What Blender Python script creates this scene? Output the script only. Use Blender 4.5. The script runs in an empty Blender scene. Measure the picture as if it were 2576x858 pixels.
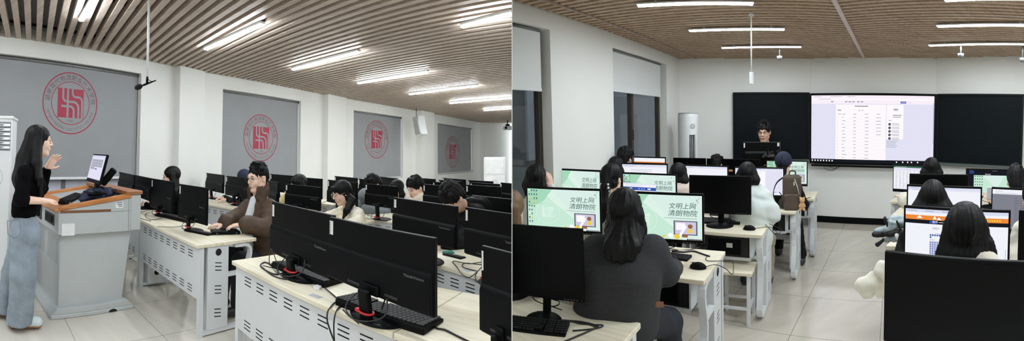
import bpy, bmesh, math, random
import numpy as np
from math import sin, cos, pi, radians, hypot, atan2
from mathutils import Vector, Matrix
random.seed(7); np.random.seed(7)
SC = bpy.context.scene
COL = SC.collection
# ------------------------------------------------------------------ camera, world, exposure
S = 1000.0; H0 = 356.0; CAMZ = 1.60          # panoramic lens: 1000 px per radian
cd = bpy.data.cameras.new('camera'); cam = bpy.data.objects.new('camera', cd); COL.objects.link(cam)
cam.location = (0, 0, CAMZ); cam.rotation_euler = (pi / 2, 0, 0)
cd.type = 'PANO'; cd.panorama_type = 'CENTRAL_CYLINDRICAL'
cd.central_cylindrical_range_u_min = -1288 / S; cd.central_cylindrical_range_u_max = 1288 / S
cd.central_cylindrical_range_v_min = -(858 - H0) / S; cd.central_cylindrical_range_v_max = H0 / S
cd.central_cylindrical_radius = 1.0
cd.clip_start = 0.05; cd.clip_end = 200
SC.camera = cam
W = bpy.data.worlds.new('night'); SC.world = W; W.use_nodes = True
W.node_tree.nodes['Background'].inputs[0].default_value = (0.62, 0.68, 0.72, 1)
W.node_tree.nodes['Background'].inputs[1].default_value = 3.2
SC.view_settings.view_transform = 'Standard'
try: SC.view_settings.look = 'None'
except Exception: pass
SC.view_settings.exposure = 0.0; SC.view_settings.gamma = 1.0; SC.view_settings.use_curve_mapping = False
try:
    SC.cycles.use_denoising = True
    SC.cycles.max_bounces = 8; SC.cycles.diffuse_bounces = 5; SC.cycles.glossy_bounces = 3; SC.cycles.transparent_max_bounces = 12
    SC.cycles.sample_clamp_indirect = 6.0
    SC.cycles.caustics_reflective = False; SC.cycles.caustics_refractive = False
except Exception: pass
LED_A = 104.0        # lamp power of one light bar in the left room
LED_B = 61.0        # lamp power of one light bar in the right room

# ------------------------------------------------------------------ the two rooms' own level frames
def rotm(ax, an):
    return np.array(Matrix.Rotation(an, 3, Vector(ax)))
class Room:
    def __init__(s, c, roll, pitch, h):
        f = (sin(c), cos(c), 0); r = (cos(c), -sin(c), 0)
        s.T = rotm(f, roll) @ rotm(r, pitch); s.h = h; s.objs = []
        s.M = Matrix.Translation((0, 0, CAMZ)) @ Matrix(s.T.tolist()).to_4x4() @ Matrix.Translation((0, 0, -h))
    def ray(s, x, y):
        a = (x - 1288) / S
        return np.array([sin(a), cos(a), -(y - H0) / S]) @ s.T
    def P(s, x, y, z):
        v = s.ray(x, y); t = (z - s.h) / v[2]
        return Vector(v * t + np.array([0, 0, s.h]))
    def at(s, x, y, r):
        v = s.ray(x, y); t = r / hypot(v[0], v[1])
        return Vector(v * t + np.array([0, 0, s.h]))
    def wall(s, x, y, A, B):
        # where the ray meets the vertical plane through plan points A, B: (distance along A->B, z)
        v = s.ray(x, y); d = (Vector(B) - Vector(A)); L = d.length; d = d / L
        n = Vector((-d.y, d.x)); t = (Vector(A).dot(n)) / (v[0] * n.x + v[1] * n.y)
        p = Vector((v[0] * t, v[1] * t)) - Vector(A)
        return p.dot(d), s.h + v[2] * t
RA = Room(-.644, .01536, -.03306, 1.49)
RB = Room(.644, 0., .05, 1.68)
CUR = RA
def az(v): return atan2(v[0], v[1])
def dirv(a): return Vector((sin(a), cos(a), 0))

# ------------------------------------------------------------------ materials
def lin(c):
    return tuple(((v / 255) / 12.92 if v / 255 <= .04045 else ((v / 255 + .055) / 1.055) ** 2.4) for v in c)
MATS = {}
def mat(name, rgb, rough=.5, metal=0., var=.06, scale=8., bump=0., spec=.5, coat=0., bscale=None, stretch=(1, 1, 1), sheen=0.):
    if name in MATS: return MATS[name]
    m = bpy.data.materials.new(name); m.use_nodes = True; nt = m.node_tree; N = nt.nodes; b = N['Principled BSDF']
    c = lin(rgb)
    tc = N.new('ShaderNodeTexCoord'); mp = N.new('ShaderNodeMapping'); mp.inputs['Scale'].default_value = stretch
    nt.links.new(tc.outputs['Object'], mp.inputs[0])
    nz = N.new('ShaderNodeTexNoise'); nz.inputs['Scale'].default_value = scale; nz.inputs['Detail'].default_value = 4
    nt.links.new(mp.outputs[0], nz.inputs['Vector'])
    rp = N.new('ShaderNodeValToRGB'); rp.color_ramp.elements[0].position = .3; rp.color_ramp.elements[1].position = .7
    rp.color_ramp.elements[0].color = tuple(max(0, v * (1 - var)) for v in c) + (1,)
    rp.color_ramp.elements[1].color = tuple(min(1, v * (1 + var)) for v in c) + (1,)
    nt.links.new(nz.outputs[0], rp.inputs[0]); nt.links.new(rp.outputs[0], b.inputs['Base Color'])
    b.inputs['Roughness'].default_value = rough; b.inputs['Metallic'].default_value = metal
    b.inputs['Specular IOR Level'].default_value = spec; b.inputs['Coat Weight'].default_value = coat
    b.inputs['Sheen Weight'].default_value = sheen
    if bump:
        n2 = N.new('ShaderNodeTexNoise'); n2.inputs['Scale'].default_value = bscale or scale * 6; n2.inputs['Detail'].default_value = 3
        nt.links.new(mp.outputs[0], n2.inputs['Vector'])
        bp = N.new('ShaderNodeBump'); bp.inputs['Strength'].default_value = bump; bp.inputs['Distance'].default_value = .01
        nt.links.new(n2.outputs[0], bp.inputs['Height']); nt.links.new(bp.outputs[0], b.inputs['Normal'])
    MATS[name] = m; return m
def emit(name, rgb, strength=1.0):
    if name in MATS: return MATS[name]
    m = bpy.data.materials.new(name); m.use_nodes = True; nt = m.node_tree; nt.nodes.clear()
    e = nt.nodes.new('ShaderNodeEmission'); o = nt.nodes.new('ShaderNodeOutputMaterial')
    e.inputs[0].default_value = lin(rgb) + (1,); e.inputs[1].default_value = strength
    nt.links.new(e.outputs[0], o.inputs[0]); MATS[name] = m; return m
def tile_mat(name, rgb, joint, size, ang, ox, oy, rough):
    m = bpy.data.materials.new(name); m.use_nodes = True; nt = m.node_tree; N = nt.nodes; b = N['Principled BSDF']
    tc = N.new('ShaderNodeTexCoord'); mp = N.new('ShaderNodeMapping')
    mp.inputs['Rotation'].default_value = (0, 0, ang); mp.inputs['Location'].default_value = (ox, oy, 0)
    nt.links.new(tc.outputs['Object'], mp.inputs[0])
    br = N.new('ShaderNodeTexBrick'); br.offset = 0; br.squash = 1
    br.inputs['Scale'].default_value = 1; br.inputs['Mortar Size'].default_value = .0022; br.inputs['Mortar Smooth'].default_value = .1
    br.inputs['Brick Width'].default_value = size; br.inputs['Row Height'].default_value = size
    c = lin(rgb); br.inputs['Color1'].default_value = c + (1,); br.inputs['Color2'].default_value = tuple(v * .96 for v in c) + (1,)
    br.inputs['Mortar'].default_value = lin(joint) + (1,)
    nt.links.new(mp.outputs[0], br.inputs['Vector'])
    mx = N.new('ShaderNodeMixRGB'); mx.blend_type = 'MULTIPLY'; mx.inputs[0].default_value = .35
    wv = N.new('ShaderNodeTexNoise'); wv.inputs['Scale'].default_value = 1.3; wv.inputs['Detail'].default_value = 6; wv.inputs['Distortion'].default_value = 1.2
    m2 = N.new('ShaderNodeMapping'); m2.inputs['Rotation'].default_value = (0, 0, ang); m2.inputs['Scale'].default_value = (1, 5, 1)
    nt.links.new(tc.outputs['Object'], m2.inputs[0]); nt.links.new(m2.outputs[0], wv.inputs['Vector'])
    rp = N.new('ShaderNodeValToRGB'); rp.color_ramp.elements[0].color = (.72, .7, .68, 1); rp.color_ramp.elements[1].color = (1, 1, 1, 1)
    rp.color_ramp.elements[0].position = .3; rp.color_ramp.elements[1].position = .65
    nt.links.new(wv.outputs[0], rp.inputs[0]); nt.links.new(br.outputs[0], mx.inputs[1]); nt.links.new(rp.outputs[0], mx.inputs[2])
    nt.links.new(mx.outputs[0], b.inputs['Base Color']); b.inputs['Roughness'].default_value = rough; b.inputs['Coat Weight'].default_value = .35; b.inputs['Coat Roughness'].default_value = .05
    return m
def wood_mat(name, c1, c2, rough=.45, scale=3., stretch=(1, 14, 14), spec=.4):
    if name in MATS: return MATS[name]
    m = bpy.data.materials.new(name); m.use_nodes = True; nt = m.node_tree; N = nt.nodes; b = N['Principled BSDF']
    tc = N.new('ShaderNodeTexCoord'); mp = N.new('ShaderNodeMapping'); mp.inputs['Scale'].default_value = stretch
    nt.links.new(tc.outputs['Object'], mp.inputs[0])
    nz = N.new('ShaderNodeTexNoise'); nz.inputs['Scale'].default_value = scale; nz.inputs['Detail'].default_value = 5; nz.inputs['Distortion'].default_value = .6
    nt.links.new(mp.outputs[0], nz.inputs['Vector'])
    rp = N.new('ShaderNodeValToRGB'); rp.color_ramp.elements[0].position = .35; rp.color_ramp.elements[1].position = .65
    rp.color_ramp.elements[0].color = lin(c1) + (1,); rp.color_ramp.elements[1].color = lin(c2) + (1,)
    nt.links.new(nz.outputs[0], rp.inputs[0]); nt.links.new(rp.outputs[0], b.inputs['Base Color'])
    b.inputs['Roughness'].default_value = rough; b.inputs['Specular IOR Level'].default_value = spec
    MATS[name] = m; return m
def glass_mat(name, rgb, alpha):
    m = mat(name, rgb, .04, var=.02, spec=.6); b = m.node_tree.nodes['Principled BSDF']; b.inputs['Alpha'].default_value = alpha
    return m

# ------------------------------------------------------------------ objects
def reg(o):
    if o.parent is None: CUR.objs.append(o)
    return o
def link(name, me, parent=None):
    o = bpy.data.objects.new(name, me); COL.objects.link(o); o.parent = parent
    return reg(o)
def tag(o, label, cat, group=None):
    o['label'] = label; o['category'] = cat
    if group: o['group'] = group
    return o
def thing(name, label, cat, loc=(0, 0, 0), rz=0., group=None, scale=1.):
    o = bpy.data.objects.new(name, None); COL.objects.link(o); o.empty_display_size = .05
    o.location = loc; o.rotation_euler = (0, 0, rz); o.scale = (scale,) * 3
    reg(o); return tag(o, label, cat, group)
def dup(root, loc, rz, label=None, group=None, scale=None):
    r = root.copy(); COL.objects.link(r); r.location = loc; r.rotation_euler = (0, 0, rz)
    if scale is not None: r.scale = (scale,) * 3 if not hasattr(scale, '__len__') else scale
    if label: r['label'] = label
    if group: r['group'] = group
    reg(r)
    for ch in list(root.children):
        c = ch.copy(); COL.objects.link(c); c.parent = r
        for g in list(ch.children):
            d = g.copy(); COL.objects.link(d); d.parent = c
    return r
def struct(o): o['kind'] = 'structure'; return o

class MB:
    def __init__(s): s.bm = bmesh.new()
    def _mi(s, fs, mi, smooth=False):
        for f in fs: f.material_index = mi; f.smooth = smooth
    def poly(s, pts, mi=0):
        f = s.bm.faces.new([s.bm.verts.new(p) for p in pts]); f.material_index = mi; return f
    def box(s, x0, x1, y0, y1, z0, z1, mi=0, bev=0., M=None, seg=1):
        b = bmesh.new(); bmesh.ops.create_cube(b, size=1)
        bmesh.ops.transform(b, matrix=Matrix.Translation(((x0 + x1) / 2, (y0 + y1) / 2, (z0 + z1) / 2)) @ Matrix.Diagonal((abs(x1 - x0), abs(y1 - y0), abs(z1 - z0), 1)), verts=b.verts)
        if bev: bmesh.ops.bevel(b, geom=b.edges[:], offset=bev, segments=seg, affect='EDGES', profile=.5)
        s.merge(b, mi, M); return s
    def merge(s, b, mi=0, M=None, smooth=False):
        if M is not None: bmesh.ops.transform(b, matrix=M, verts=b.verts)
        vm = [s.bm.verts.new(v.co) for v in b.verts]; b.verts.index_update()
        for f in b.faces:
            try:
                g = s.bm.faces.new([vm[v.index] for v in f.verts]); g.material_index = mi; g.smooth = smooth or f.smooth
            except ValueError: pass
        b.free()
    def prism(s, pts, axis, a, b, mi=0, M=None, bev=0.):
        # 2D outline extruded along axis: 'x' -> (y,z), 'y' -> (x,z), 'z' -> (x,y)
        def v3(p, t): return {'x': (t, p[0], p[1]), 'y': (p[0], t, p[1]), 'z': (p[0], p[1], t)}[axis]
        t = bmesh.new(); lo = [t.verts.new(v3(p, a)) for p in pts]; hi = [t.verts.new(v3(p, b)) for p in pts]
        n = len(pts)
        t.faces.new(lo); t.faces.new(hi[::-1])
        for i in range(n): t.faces.new((lo[i], hi[i], hi[(i + 1) % n], lo[(i + 1) % n]))
        bmesh.ops.recalc_face_normals(t, faces=t.faces)
        if bev: bmesh.ops.bevel(t, geom=t.edges[:], offset=bev, segments=1, affect='EDGES')
        s.merge(t, mi, M)
    def cyl(s, p, q, r, r2=None, n=12, mi=0, caps=True, smooth=True, sx=1.):
        p = Vector(p); q = Vector(q); d = q - p; r2 = r if r2 is None else r2
        b = bmesh.new(); bmesh.ops.create_cone(b, cap_ends=caps, segments=n, radius1=r, radius2=r2, depth=d.length)
        if sx != 1: bmesh.ops.transform(b, matrix=Matrix.Diagonal((sx, 1, 1, 1)), verts=b.verts)
        for f in b.faces: f.smooth = smooth and len(f.verts) == 4
        s.merge(b, mi, Matrix.Translation((p + q) / 2) @ d.to_track_quat('Z', 'Y').to_matrix().to_4x4())
    def sph(s, c, r, mi=0, n=12, M=None):
        b = bmesh.new(); bmesh.ops.create_uvsphere(b, u_segments=n, v_segments=max(6, n * 2 // 3), radius=1)
        r = (r,) * 3 if not hasattr(r, '__len__') else r
        X = Matrix.Translation(c) @ (M or Matrix.Identity(4)) @ Matrix.Diagonal((r[0], r[1], r[2], 1))
        for f in b.faces: f.smooth = True
        s.merge(b, mi, X)
    def tube(s, pts, r, mi=0, n=6, closed=False, flat=None):
        # a round (or flat: (half width, half thickness, up vector)) bar along a path
        P = [Vector(p) for p in pts]; N = len(P); rings = []
        for i, p in enumerate(P):
            a = P[i - 1] if (i or closed) else P[0]; c = P[(i + 1) % N] if (i < N - 1 or closed) else P[-1]
            t = (c - a).normalized()
            if flat:
                up = Vector(flat[2]); sd = t.cross(up).normalized()
                k = 1.0
                ring = [p + up * (flat[0] * u) + sd * (flat[1] * w * k) for u, w in ((1, 1), (-1, 1), (-1, -1), (1, -1))]
            else:
                rr = r[i] if hasattr(r, '__len__') else r
                u = t.orthogonal().normalized() if i == 0 else (uu - t * uu.dot(t)).normalized()
                uu = u; w = t.cross(u)
                ring = [p + (u * cos(2 * pi * k / n) + w * sin(2 * pi * k / n)) * rr for k in range(n)]
            rings.append([s.bm.verts.new(v) for v in ring])
        m = len(rings[0]); rng = range(N if closed else N - 1)
        for i in rng:
            A = rings[i]; B = rings[(i + 1) % N]
            for k in range(m):
                f = s.bm.faces.new((A[k], A[(k + 1) % m], B[(k + 1) % m], B[k])); f.material_index = mi; f.smooth = not flat
        if not closed:
            for g in (rings[0][::-1], rings[-1]):
                f = s.bm.faces.new(g); f.material_index = mi
    def lathe(s, prof, c=(0, 0, 0), n=24, mi=0, sx=1, sy=1):
        rings = []
        for r, z in prof:
            rings.append([s.bm.verts.new((c[0] + sx * r * cos(2 * pi * k / n), c[1] + sy * r * sin(2 * pi * k / n), c[2] + z)) for k in range(n)])
        for A, B in zip(rings, rings[1:]):
            for k in range(n):
                f = s.bm.faces.new((A[k], A[(k + 1) % n], B[(k + 1) % n], B[k])); f.material_index = mi; f.smooth = True
        for g in (rings[0][::-1], rings[-1]):
            f = s.bm.faces.new(g); f.material_index = mi
    def quad(s, o, U, V, x0, x1, y0, y1, mi=0):
        o = Vector(o); U = Vector(U); V = Vector(V)
        return s.poly([o + U * x0 + V * y0, o + U * x1 + V * y0, o + U * x1 + V * y1, o + U * x0 + V * y1], mi)
    def ring(s, o, U, V, r0, r1, mi=0, n=48):
        o = Vector(o); U = Vector(U); V = Vector(V)
        a = [s.bm.verts.new(o + U * (r0 * cos(2 * pi * k / n)) + V * (r0 * sin(2 * pi * k / n))) for k in range(n)]
        b = [s.bm.verts.new(o + U * (r1 * cos(2 * pi * k / n)) + V * (r1 * sin(2 * pi * k / n))) for k in range(n)]
        for k in range(n):
            f = s.bm.faces.new((a[k], b[k], b[(k + 1) % n], a[(k + 1) % n])); f.material_index = mi
    def disc(s, o, U, V, r, mi=0, n=20):
        o = Vector(o); U = Vector(U); V = Vector(V)
        s.poly([o + U * (r * cos(2 * pi * k / n)) + V * (r * sin(2 * pi * k / n)) for k in range(n)], mi)
    def text(s, txt, o, U, V, size, mi=0, align='LEFT', shear=0., bold=0.):
        vs, fs = text_geo(txt, align, shear, bold)
        o = Vector(o); U = Vector(U) * size; V = Vector(V) * size
        vm = [s.bm.verts.new(o + U * x + V * y) for x, y in vs]
        for f in fs:
            try: g = s.bm.faces.new([vm[i] for i in f]); g.material_index = mi
            except ValueError: pass
    def split(s, name, mats, parent=None):
        # every loose piece becomes a part of its own
        bm = s.bm; bmesh.ops.recalc_face_normals(bm, faces=bm.faces); seen = set(); out = []
        bm.verts.index_update(); bm.verts.ensure_lookup_table()
        for v in bm.verts:
            if v.index in seen: continue
            st = [v]; isl = []
            seen.add(v.index)
            while st:
                u = st.pop(); isl.append(u)
                for e in u.link_edges:
                    w = e.other_vert(u)
                    if w.index not in seen: seen.add(w.index); st.append(w)
            ids = {u.index: i for i, u in enumerate(isl)}; fs = {f for u in isl for f in u.link_faces}
            me = bpy.data.meshes.new(name); me.from_pydata([u.co[:] for u in isl], [], [[ids[u.index] for u in f.verts] for f in fs])
            for q, f in zip(me.polygons, fs): q.use_smooth = f.smooth
            me.materials.append(mats); out.append(link(name, me, parent))
        bm.free(); return out
    def build(s, name, mats, parent=None, fix=True, loc=None):
        if fix: bmesh.ops.recalc_face_normals(s.bm, faces=s.bm.faces)
        me = bpy.data.meshes.new(name); s.bm.to_mesh(me); s.bm.free()
        for m in (mats if isinstance(mats, (list, tuple)) else [mats]): me.materials.append(m)
        o = link(name, me, parent)
        if loc is not None: o.location = loc
        return o
TXT = {}
def text_geo(txt, align, shear, bold):
    key = (txt, align, shear, bold)
    if key in TXT: return TXT[key]
    cu = bpy.data.curves.new('t', 'FONT'); cu.body = txt; cu.size = 1; cu.align_x = align; cu.shear = shear; cu.offset = bold; cu.resolution_u = 3
    o = bpy.data.objects.new('t', cu); COL.objects.link(o)
    dg = bpy.context.evaluated_depsgraph_get(); dg.update()
    me = o.evaluated_get(dg).to_mesh()
    TXT[key] = ([(v.co.x, v.co.y) for v in me.vertices], [tuple(p.vertices) for p in me.polygons])
    o.evaluated_get(dg).to_mesh_clear(); bpy.data.objects.remove(o); bpy.data.curves.remove(cu)
    return TXT[key]
def arc(c, r, a0, a1, n): return [(c[0] + r * cos(a0 + (a1 - a0) * i / n), c[1] + r * sin(a0 + (a1 - a0) * i / n)) for i in range(n + 1)]
# ------------------------------------------------------------------ shared materials
M_WALL = mat('painted_wall', (232, 232, 227), .75, var=.015, scale=2)
M_WHITE = mat('white_enamel', (226, 228, 228), .35, var=.02, scale=5)
M_SLATA = wood_mat('slat_wood_pale', (174, 158, 144), (198, 182, 167), .5, 2.)
M_SLATB = wood_mat('slat_wood_brown', (170, 145, 121), (196, 171, 147), .55, 2.)
M_VOID = mat('ceiling_void', (150, 152, 152), .9, scale=3)
M_VOIDB = mat('ceiling_void_brown', (92, 76, 66), .9, scale=3)
M_BLK = mat('black_plastic', (9, 10, 11), .45, var=.1, scale=20, spec=.1)
M_BLK2 = mat('black_matte', (8, 8, 9), .6, var=.1, scale=20)
M_DGREY = mat('dark_grey_plastic', (38, 39, 41), .5)
M_RED = mat('red_plastic', (190, 28, 36), .4)
M_LABEL = mat('white_label', (222, 222, 220), .5)
M_INK = mat('black_ink', (22, 22, 24), .6)
M_LOGO = mat('grey_lettering', (120, 122, 124), .4)
M_DESK = wood_mat('pale_desk_laminate', (216, 206, 180), (234, 226, 204), .38, 2.2, (1.2, 12, 12))
M_STEEL = mat('white_steel', (214, 217, 219), .38, var=.02, scale=6)
M_SLOT = mat('vent_slot_dark', (14, 14, 15), .8)
M_CABLE = mat('cable_black', (12, 12, 13), .45)
M_TRIMG = mat('grey_metal', (120, 121, 120), .4, metal=.4)
M_BLIND = mat('grey_blind_fabric', (146, 148, 150), .8, var=.03, scale=3, bump=.05, bscale=300)
M_BLINDW = mat('pale_blind_fabric', (214, 217, 215), .8, var=.02, scale=3)
M_EMB = mat('emblem_red', (158, 44, 66), .6, var=.08, scale=6)
M_EMBT = mat('emblem_grey_red', (118, 96, 103), .6)
M_FRAME = mat('brown_window_frame', (66, 60, 52), .4, metal=.3)
M_GLASS = glass_mat('window_glass', (42, 46, 44), .36)
M_LED = emit('led_diffuser', (247, 256, 263), LED_A)
M_LEDB = emit('led_diffuser_right_room', (246, 256, 263), LED_B)

CUTS = []                     # (object, side) trimmed where they meet the partition wall
def room_poly(pts): return [Vector((p[0], p[1])) for p in pts]
def clip_line(poly, p, d):
    ts = []
    for i in range(len(poly)):
        a = poly[i]; b = poly[(i + 1) % len(poly)]; e = b - a
        den = d.x * e.y - d.y * e.x
        if abs(den) < 1e-9: continue
        w = a - p; t = (w.x * e.y - w.y * e.x) / den; u = (w.x * d.y - w.y * d.x) / den
        if 0 <= u <= 1: ts.append(t)
    return (min(ts), max(ts)) if len(ts) > 1 else None
def wallM(A, B):
    A = Vector((A[0], A[1], 0)); d = (Vector((B[0], B[1], 0)) - A).normalized(); n = Vector((-d.y, d.x, 0))
    return Matrix(((d.x, n.x, 0, A.x), (d.y, n.y, 0, A.y), (0, 0, 1, 0), (0, 0, 0, 1))), (Vector((B[0], B[1], 0)) - A).length
def wall_seg(mb, A, B, z0, z1, ops=(), th=.2, ext=(0, 0)):
    M, L = wallM(A, B); s = -ext[0]
    for (a, b, c, d) in sorted(ops):
        mb.box(s, a, 0, th, z0, z1, M=M); mb.box(a, b, 0, th, z0, c, M=M); mb.box(a, b, 0, th, d, z1, M=M); s = b
    mb.box(s, L + ext[1], 0, th, z0, z1, M=M)
def emblem(mb, o, U, V, R, ring, text, ground, words=True):
    o = Vector(o); U = Vector(U); V = Vector(V); Nn = U.cross(V)
    mb.ring(o, U, V, R * .962, R, ring); mb.ring(o, U, V, R * .675, R * .70, ring)
    h = .47 * R; e = Nn * .0008
    mb.quad(o, U, V, -h, h, -h, h, ring)
    lay = [1.]
    def stroke(pts):
        P = [o + e * lay[0] + U * (x * h) + V * (y * h) for x, y in pts]; w = .075 * h; n = len(P); lay[0] += .35
        sd = [Nn.cross((P[min(i + 1, n - 1)] - P[max(i - 1, 0)]).normalized()) * w for i in range(n)]
        for i in range(n - 1): mb.poly([P[i] - sd[i], P[i + 1] - sd[i + 1], P[i + 1] + sd[i + 1], P[i] + sd[i]], ground)
    def curve(*seq): return list(seq)
    stroke([(-.6, .99)] + [(-.6, .45)] + arc((-.3, .4), .3, pi, 1.5 * pi, 5) + [(.2, .1)] + arc((.2, -.3), .4, pi / 2, 0, 6) + [(.6, -.99)])
    stroke([(-.24, .99), (-.24, -.99)])
    stroke([(.12, .99), (.12, .7)] + arc((.37, .7), .25, pi, 1.5 * pi, 5) + [(.6, .45)] + arc((.6, .17), .28, pi / 2, 0, 5) + [(.88, -.99)])
    stroke([(-.72, -.22), (-.05, -.22)] + arc((-.05, -.5), .28, pi / 2, 0, 5) + [(.23, -.99)])
    if words:
        zh = '湖南现代物流职业技术学院'
        for i, ch in enumerate(zh):
            a = radians(172 - i * 164 / 11); c = o + U * (R * .755 * cos(a)) + V * (R * .755 * sin(a))
            up = U * cos(a) + V * sin(a); rt = U * sin(a) - V * cos(a)
            mb.text(ch, c, rt, up, R * .2, text, 'CENTER', bold=.012)
        en = 'HUNAN MODERN LOGISTICS COLLEGE'
        for i, ch in enumerate(en):
            if ch == ' ': continue
            a = radians(199 + i * 142 / 29); c = o + U * (R * .885 * cos(a)) + V * (R * .885 * sin(a))
            up = -(U * cos(a) + V * sin(a)); rt = -U * sin(a) + V * cos(a)
            mb.text(ch, c, rt, up, R * .125, text, 'CENTER')
        mb.text('1965', o - V * (R * .62), U, V, R * .13, text, 'CENTER')

# ------------------------------------------------------------------ left room: shell
CUR = RA
HC = 2.95; ZT = 3.14
aW = [1.1145 * q for q in (Vector((-4.36, -3.2)), Vector((-4.53, 4.25)), Vector((-3.86, 7.85)), Vector((-1.26, 15.58)), Vector((.35, 16.1)))]
polyA = aW + [Vector((.39, aW[0].y))]
RAZ = radians(111); RDIR = dirv(RAZ); NDIR = dirv(RAZ - pi / 2)
mb = MB(); mb.poly([(p.x, p.y, 0) for p in polyA][::-1])
M_FLA = tile_mat('floor_tiles_left', (212, 206, 194), (120, 116, 108), .7, radians(14), .15, -.755, .09)
fl = struct(mb.build('floor', M_FLA)); CUTS.append((fl, -1))
# windows in the left wall: (facet, left px, right px, top y at left, top y at right, sill z)
winA = []
def opening(room, A, B, xl, xr, yl, yr, sill):
    s0, z0 = room.wall(xl, yl, A, B); s1, z1 = room.wall(xr, yr, A, B)
    return (s0, s1, sill, (z0 + z1) / 2)
o1 = opening(RA, aW[0], aW[1], 0, 356, 131, 188, .80)
sc_, zc_ = RA.wall(178, 262, aW[0], aW[1])
o1 = (2 * sc_ - o1[1], o1[1], .80, o1[3])
o2 = opening(RA, aW[1], aW[2], 561, 757, 224, 254, .85)
o3 = opening(RA, aW[2], aW[3], 890, 1014, 277, 294.5, .85)
o4 = opening(RA, aW[2], aW[3], 1101, 1189, 310, 322, .85)
mb = MB()
wall_seg(mb, aW[0], aW[1], 0, ZT, [o1]); wall_seg(mb, aW[1], aW[2], 0, ZT, [o2]); wall_seg(mb, aW[2], aW[3], 0, ZT, [o3, o4])
# three square columns standing out of the wall
def column(A, B, xl, xr, dep):
    M, L = wallM(A, B); a = RA.wall(xl, 300, A, B)[0]; b = RA.wall(xr, 300, A, B)[0]
    mb.box(a, b, -dep, .02, 0, HC + .01, M=M)
column(aW[0], aW[1], 437, 500, .14); column(aW[1], aW[2], 812, 858, .16); column(aW[2], aW[3], 1047, 1080, .2)
w = struct(mb.build('wall_left', M_WALL))
mb = MB(); wall_seg(mb, aW[3], aW[4], 0, ZT); w = struct(mb.build('wall_back', M_WALL)); CUTS.append((w, -1))
mb = MB(); wall_seg(mb, (.39, aW[0].y), aW[0], 0, ZT); w = struct(mb.build('wall_front', M_WALL)); CUTS.append((w, -1))
mb = MB(); mb.poly([(p.x, p.y, HC + .16) for p in polyA], 1)
k = -30
P0 = Vector((0, 0))
for k in range(-40, 175):
    n = k * .1315 + .03
    r = clip_line(polyA, Vector((NDIR.x, NDIR.y)) * n, Vector((RDIR.x, RDIR.y)))
    if not r: continue
    c = NDIR * n; M = Matrix(((RDIR.x, NDIR.x, 0, c.x), (RDIR.y, NDIR.y, 0, c.y), (0, 0, 1, 0), (0, 0, 0, 1)))
    mb.box(r[0] + .012, r[1] - .005, -.034, .034, HC, HC + .08, 0, M=M)
for dd in (.34, 1.55, 2.75, 3.95):
    for i in range(3):
        A = aW[i]; B = aW[i + 1]; M, L = wallM(A, B)
        mb.box(0, L, -dd - .02, -dd + .02, HC + .078, HC + .115, 2, M=M)
ce = struct(mb.build('ceiling', [M_SLATA, M_VOID, M_BLK2])); CUTS.append((ce, -1))
mb = MB()
for i, dep in ((0, 0), (1, 0), (2, 0)):
    M, L = wallM(aW[i], aW[i + 1]); mb.box(0, L, -.012, -.001, 0.001, .09, M=M)
struct(mb.build('baseboard_left', M_BLK2))

# window frames behind the blinds, and the blinds with their printed emblem
def blind_window(i, A, B, o, ypx_bottom, cpx, cpy, rpx, label, full):
    M, L = wallM(A, B); s0, s1, zb, zt = o
    mb = MB(); y0, y1 = .15, .19
    n = 4 if i == 1 else 2
    for k in range(n + 1):
        x = s0 + (s1 - s0) * k / n; mb.box(max(s0, x - .03), min(s1, x + .03), y0, y1, zb, zt, 0, M=M)
    for z in (zb, zt - .05): mb.box(s0, s1, y0, y1, z, z + .05, 0, M=M)
    wn = struct(mb.build('window_%d' % i, M_TRIMG))
    mb = MB(); mb.box(s0 + .03, s1 - .03, .165, .172, zb + .05, zt - .05, 0, M=M); mb.build('pane', mat('frosted_lilac_pane', (196, 198, 208), .3) if i == 1 else M_GLASS, wn)
    mb = MB(); mb.box(s0, s1, .0, .15, zb - .03, zb, 0, M=M); mb.build('sill', M_WHITE, wn)
    # blind
    d = (M @ Vector((1, 0, 0)) - M @ Vector((0, 0, 0))); nn = (M @ Vector((0, 1, 0)) - M @ Vector((0, 0, 0)))
    sm = (s0 + s1) / 2
    t = thing('roller_blind', label, 'blind', M @ Vector((sm, .075, zt)), atan2(d.y, d.x), 'grey roller blinds with a round red emblem')
    hw = (s1 - s0) / 2 - .02; zz = (zb + .02 if ypx_bottom is None else RA.wall(220, ypx_bottom, A, B)[1]) - zt
    mb = MB(); mb.box(-hw, hw, -.001, .001, zz, -.03); mb.build('fabric', M_BLIND, t)
    mb = MB(); mb.cyl((-hw, .0, -.03), (hw, 0, -.03), .022, n=12); mb.cyl((-hw - .012, 0, -.03), (-hw, 0, -.03), .03); mb.cyl((hw, 0, -.03), (hw + .012, 0, -.03), .03)
    mb.build('roller_tube', M_TRIMG, t)
    mb = MB(); mb.box(-hw, hw, -.012, .012, zz - .035, zz, bev=.004); mb.build('bottom_bar', M_WHITE, t)
    mb = MB(); pts = [(hw + .012, -.02, -.03 - .0 - q * (-.03 - zz) / 30) for q in range(31)]
    mb.tube(pts, .004); mb.tube([(p[0] + .012, p[1], p[2]) for p in pts], .004); mb.build('pull_chain', M_LABEL, t)
    # emblem: fitted to its place and size on this blind
    sc, zc = RA.wall(cpx, cpy, A + Vector((nn.x, nn.y)) * .075, B + Vector((nn.x, nn.y)) * .075)
    zt2 = RA.wall(cpx, cpy - rpx, A + Vector((nn.x, nn.y)) * .075, B + Vector((nn.x, nn.y)) * .075)[1]
    R = zt2 - zc
    mb = MB(); emblem(mb, (sc - sm, -.0025, zc - zt), (1, 0, 0), (0, 0, 1), R, 0, 1, 2)
    mb.build('printed_emblem', [M_EMB, M_EMBT, M_BLIND], t, fix=False)
    return t
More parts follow.
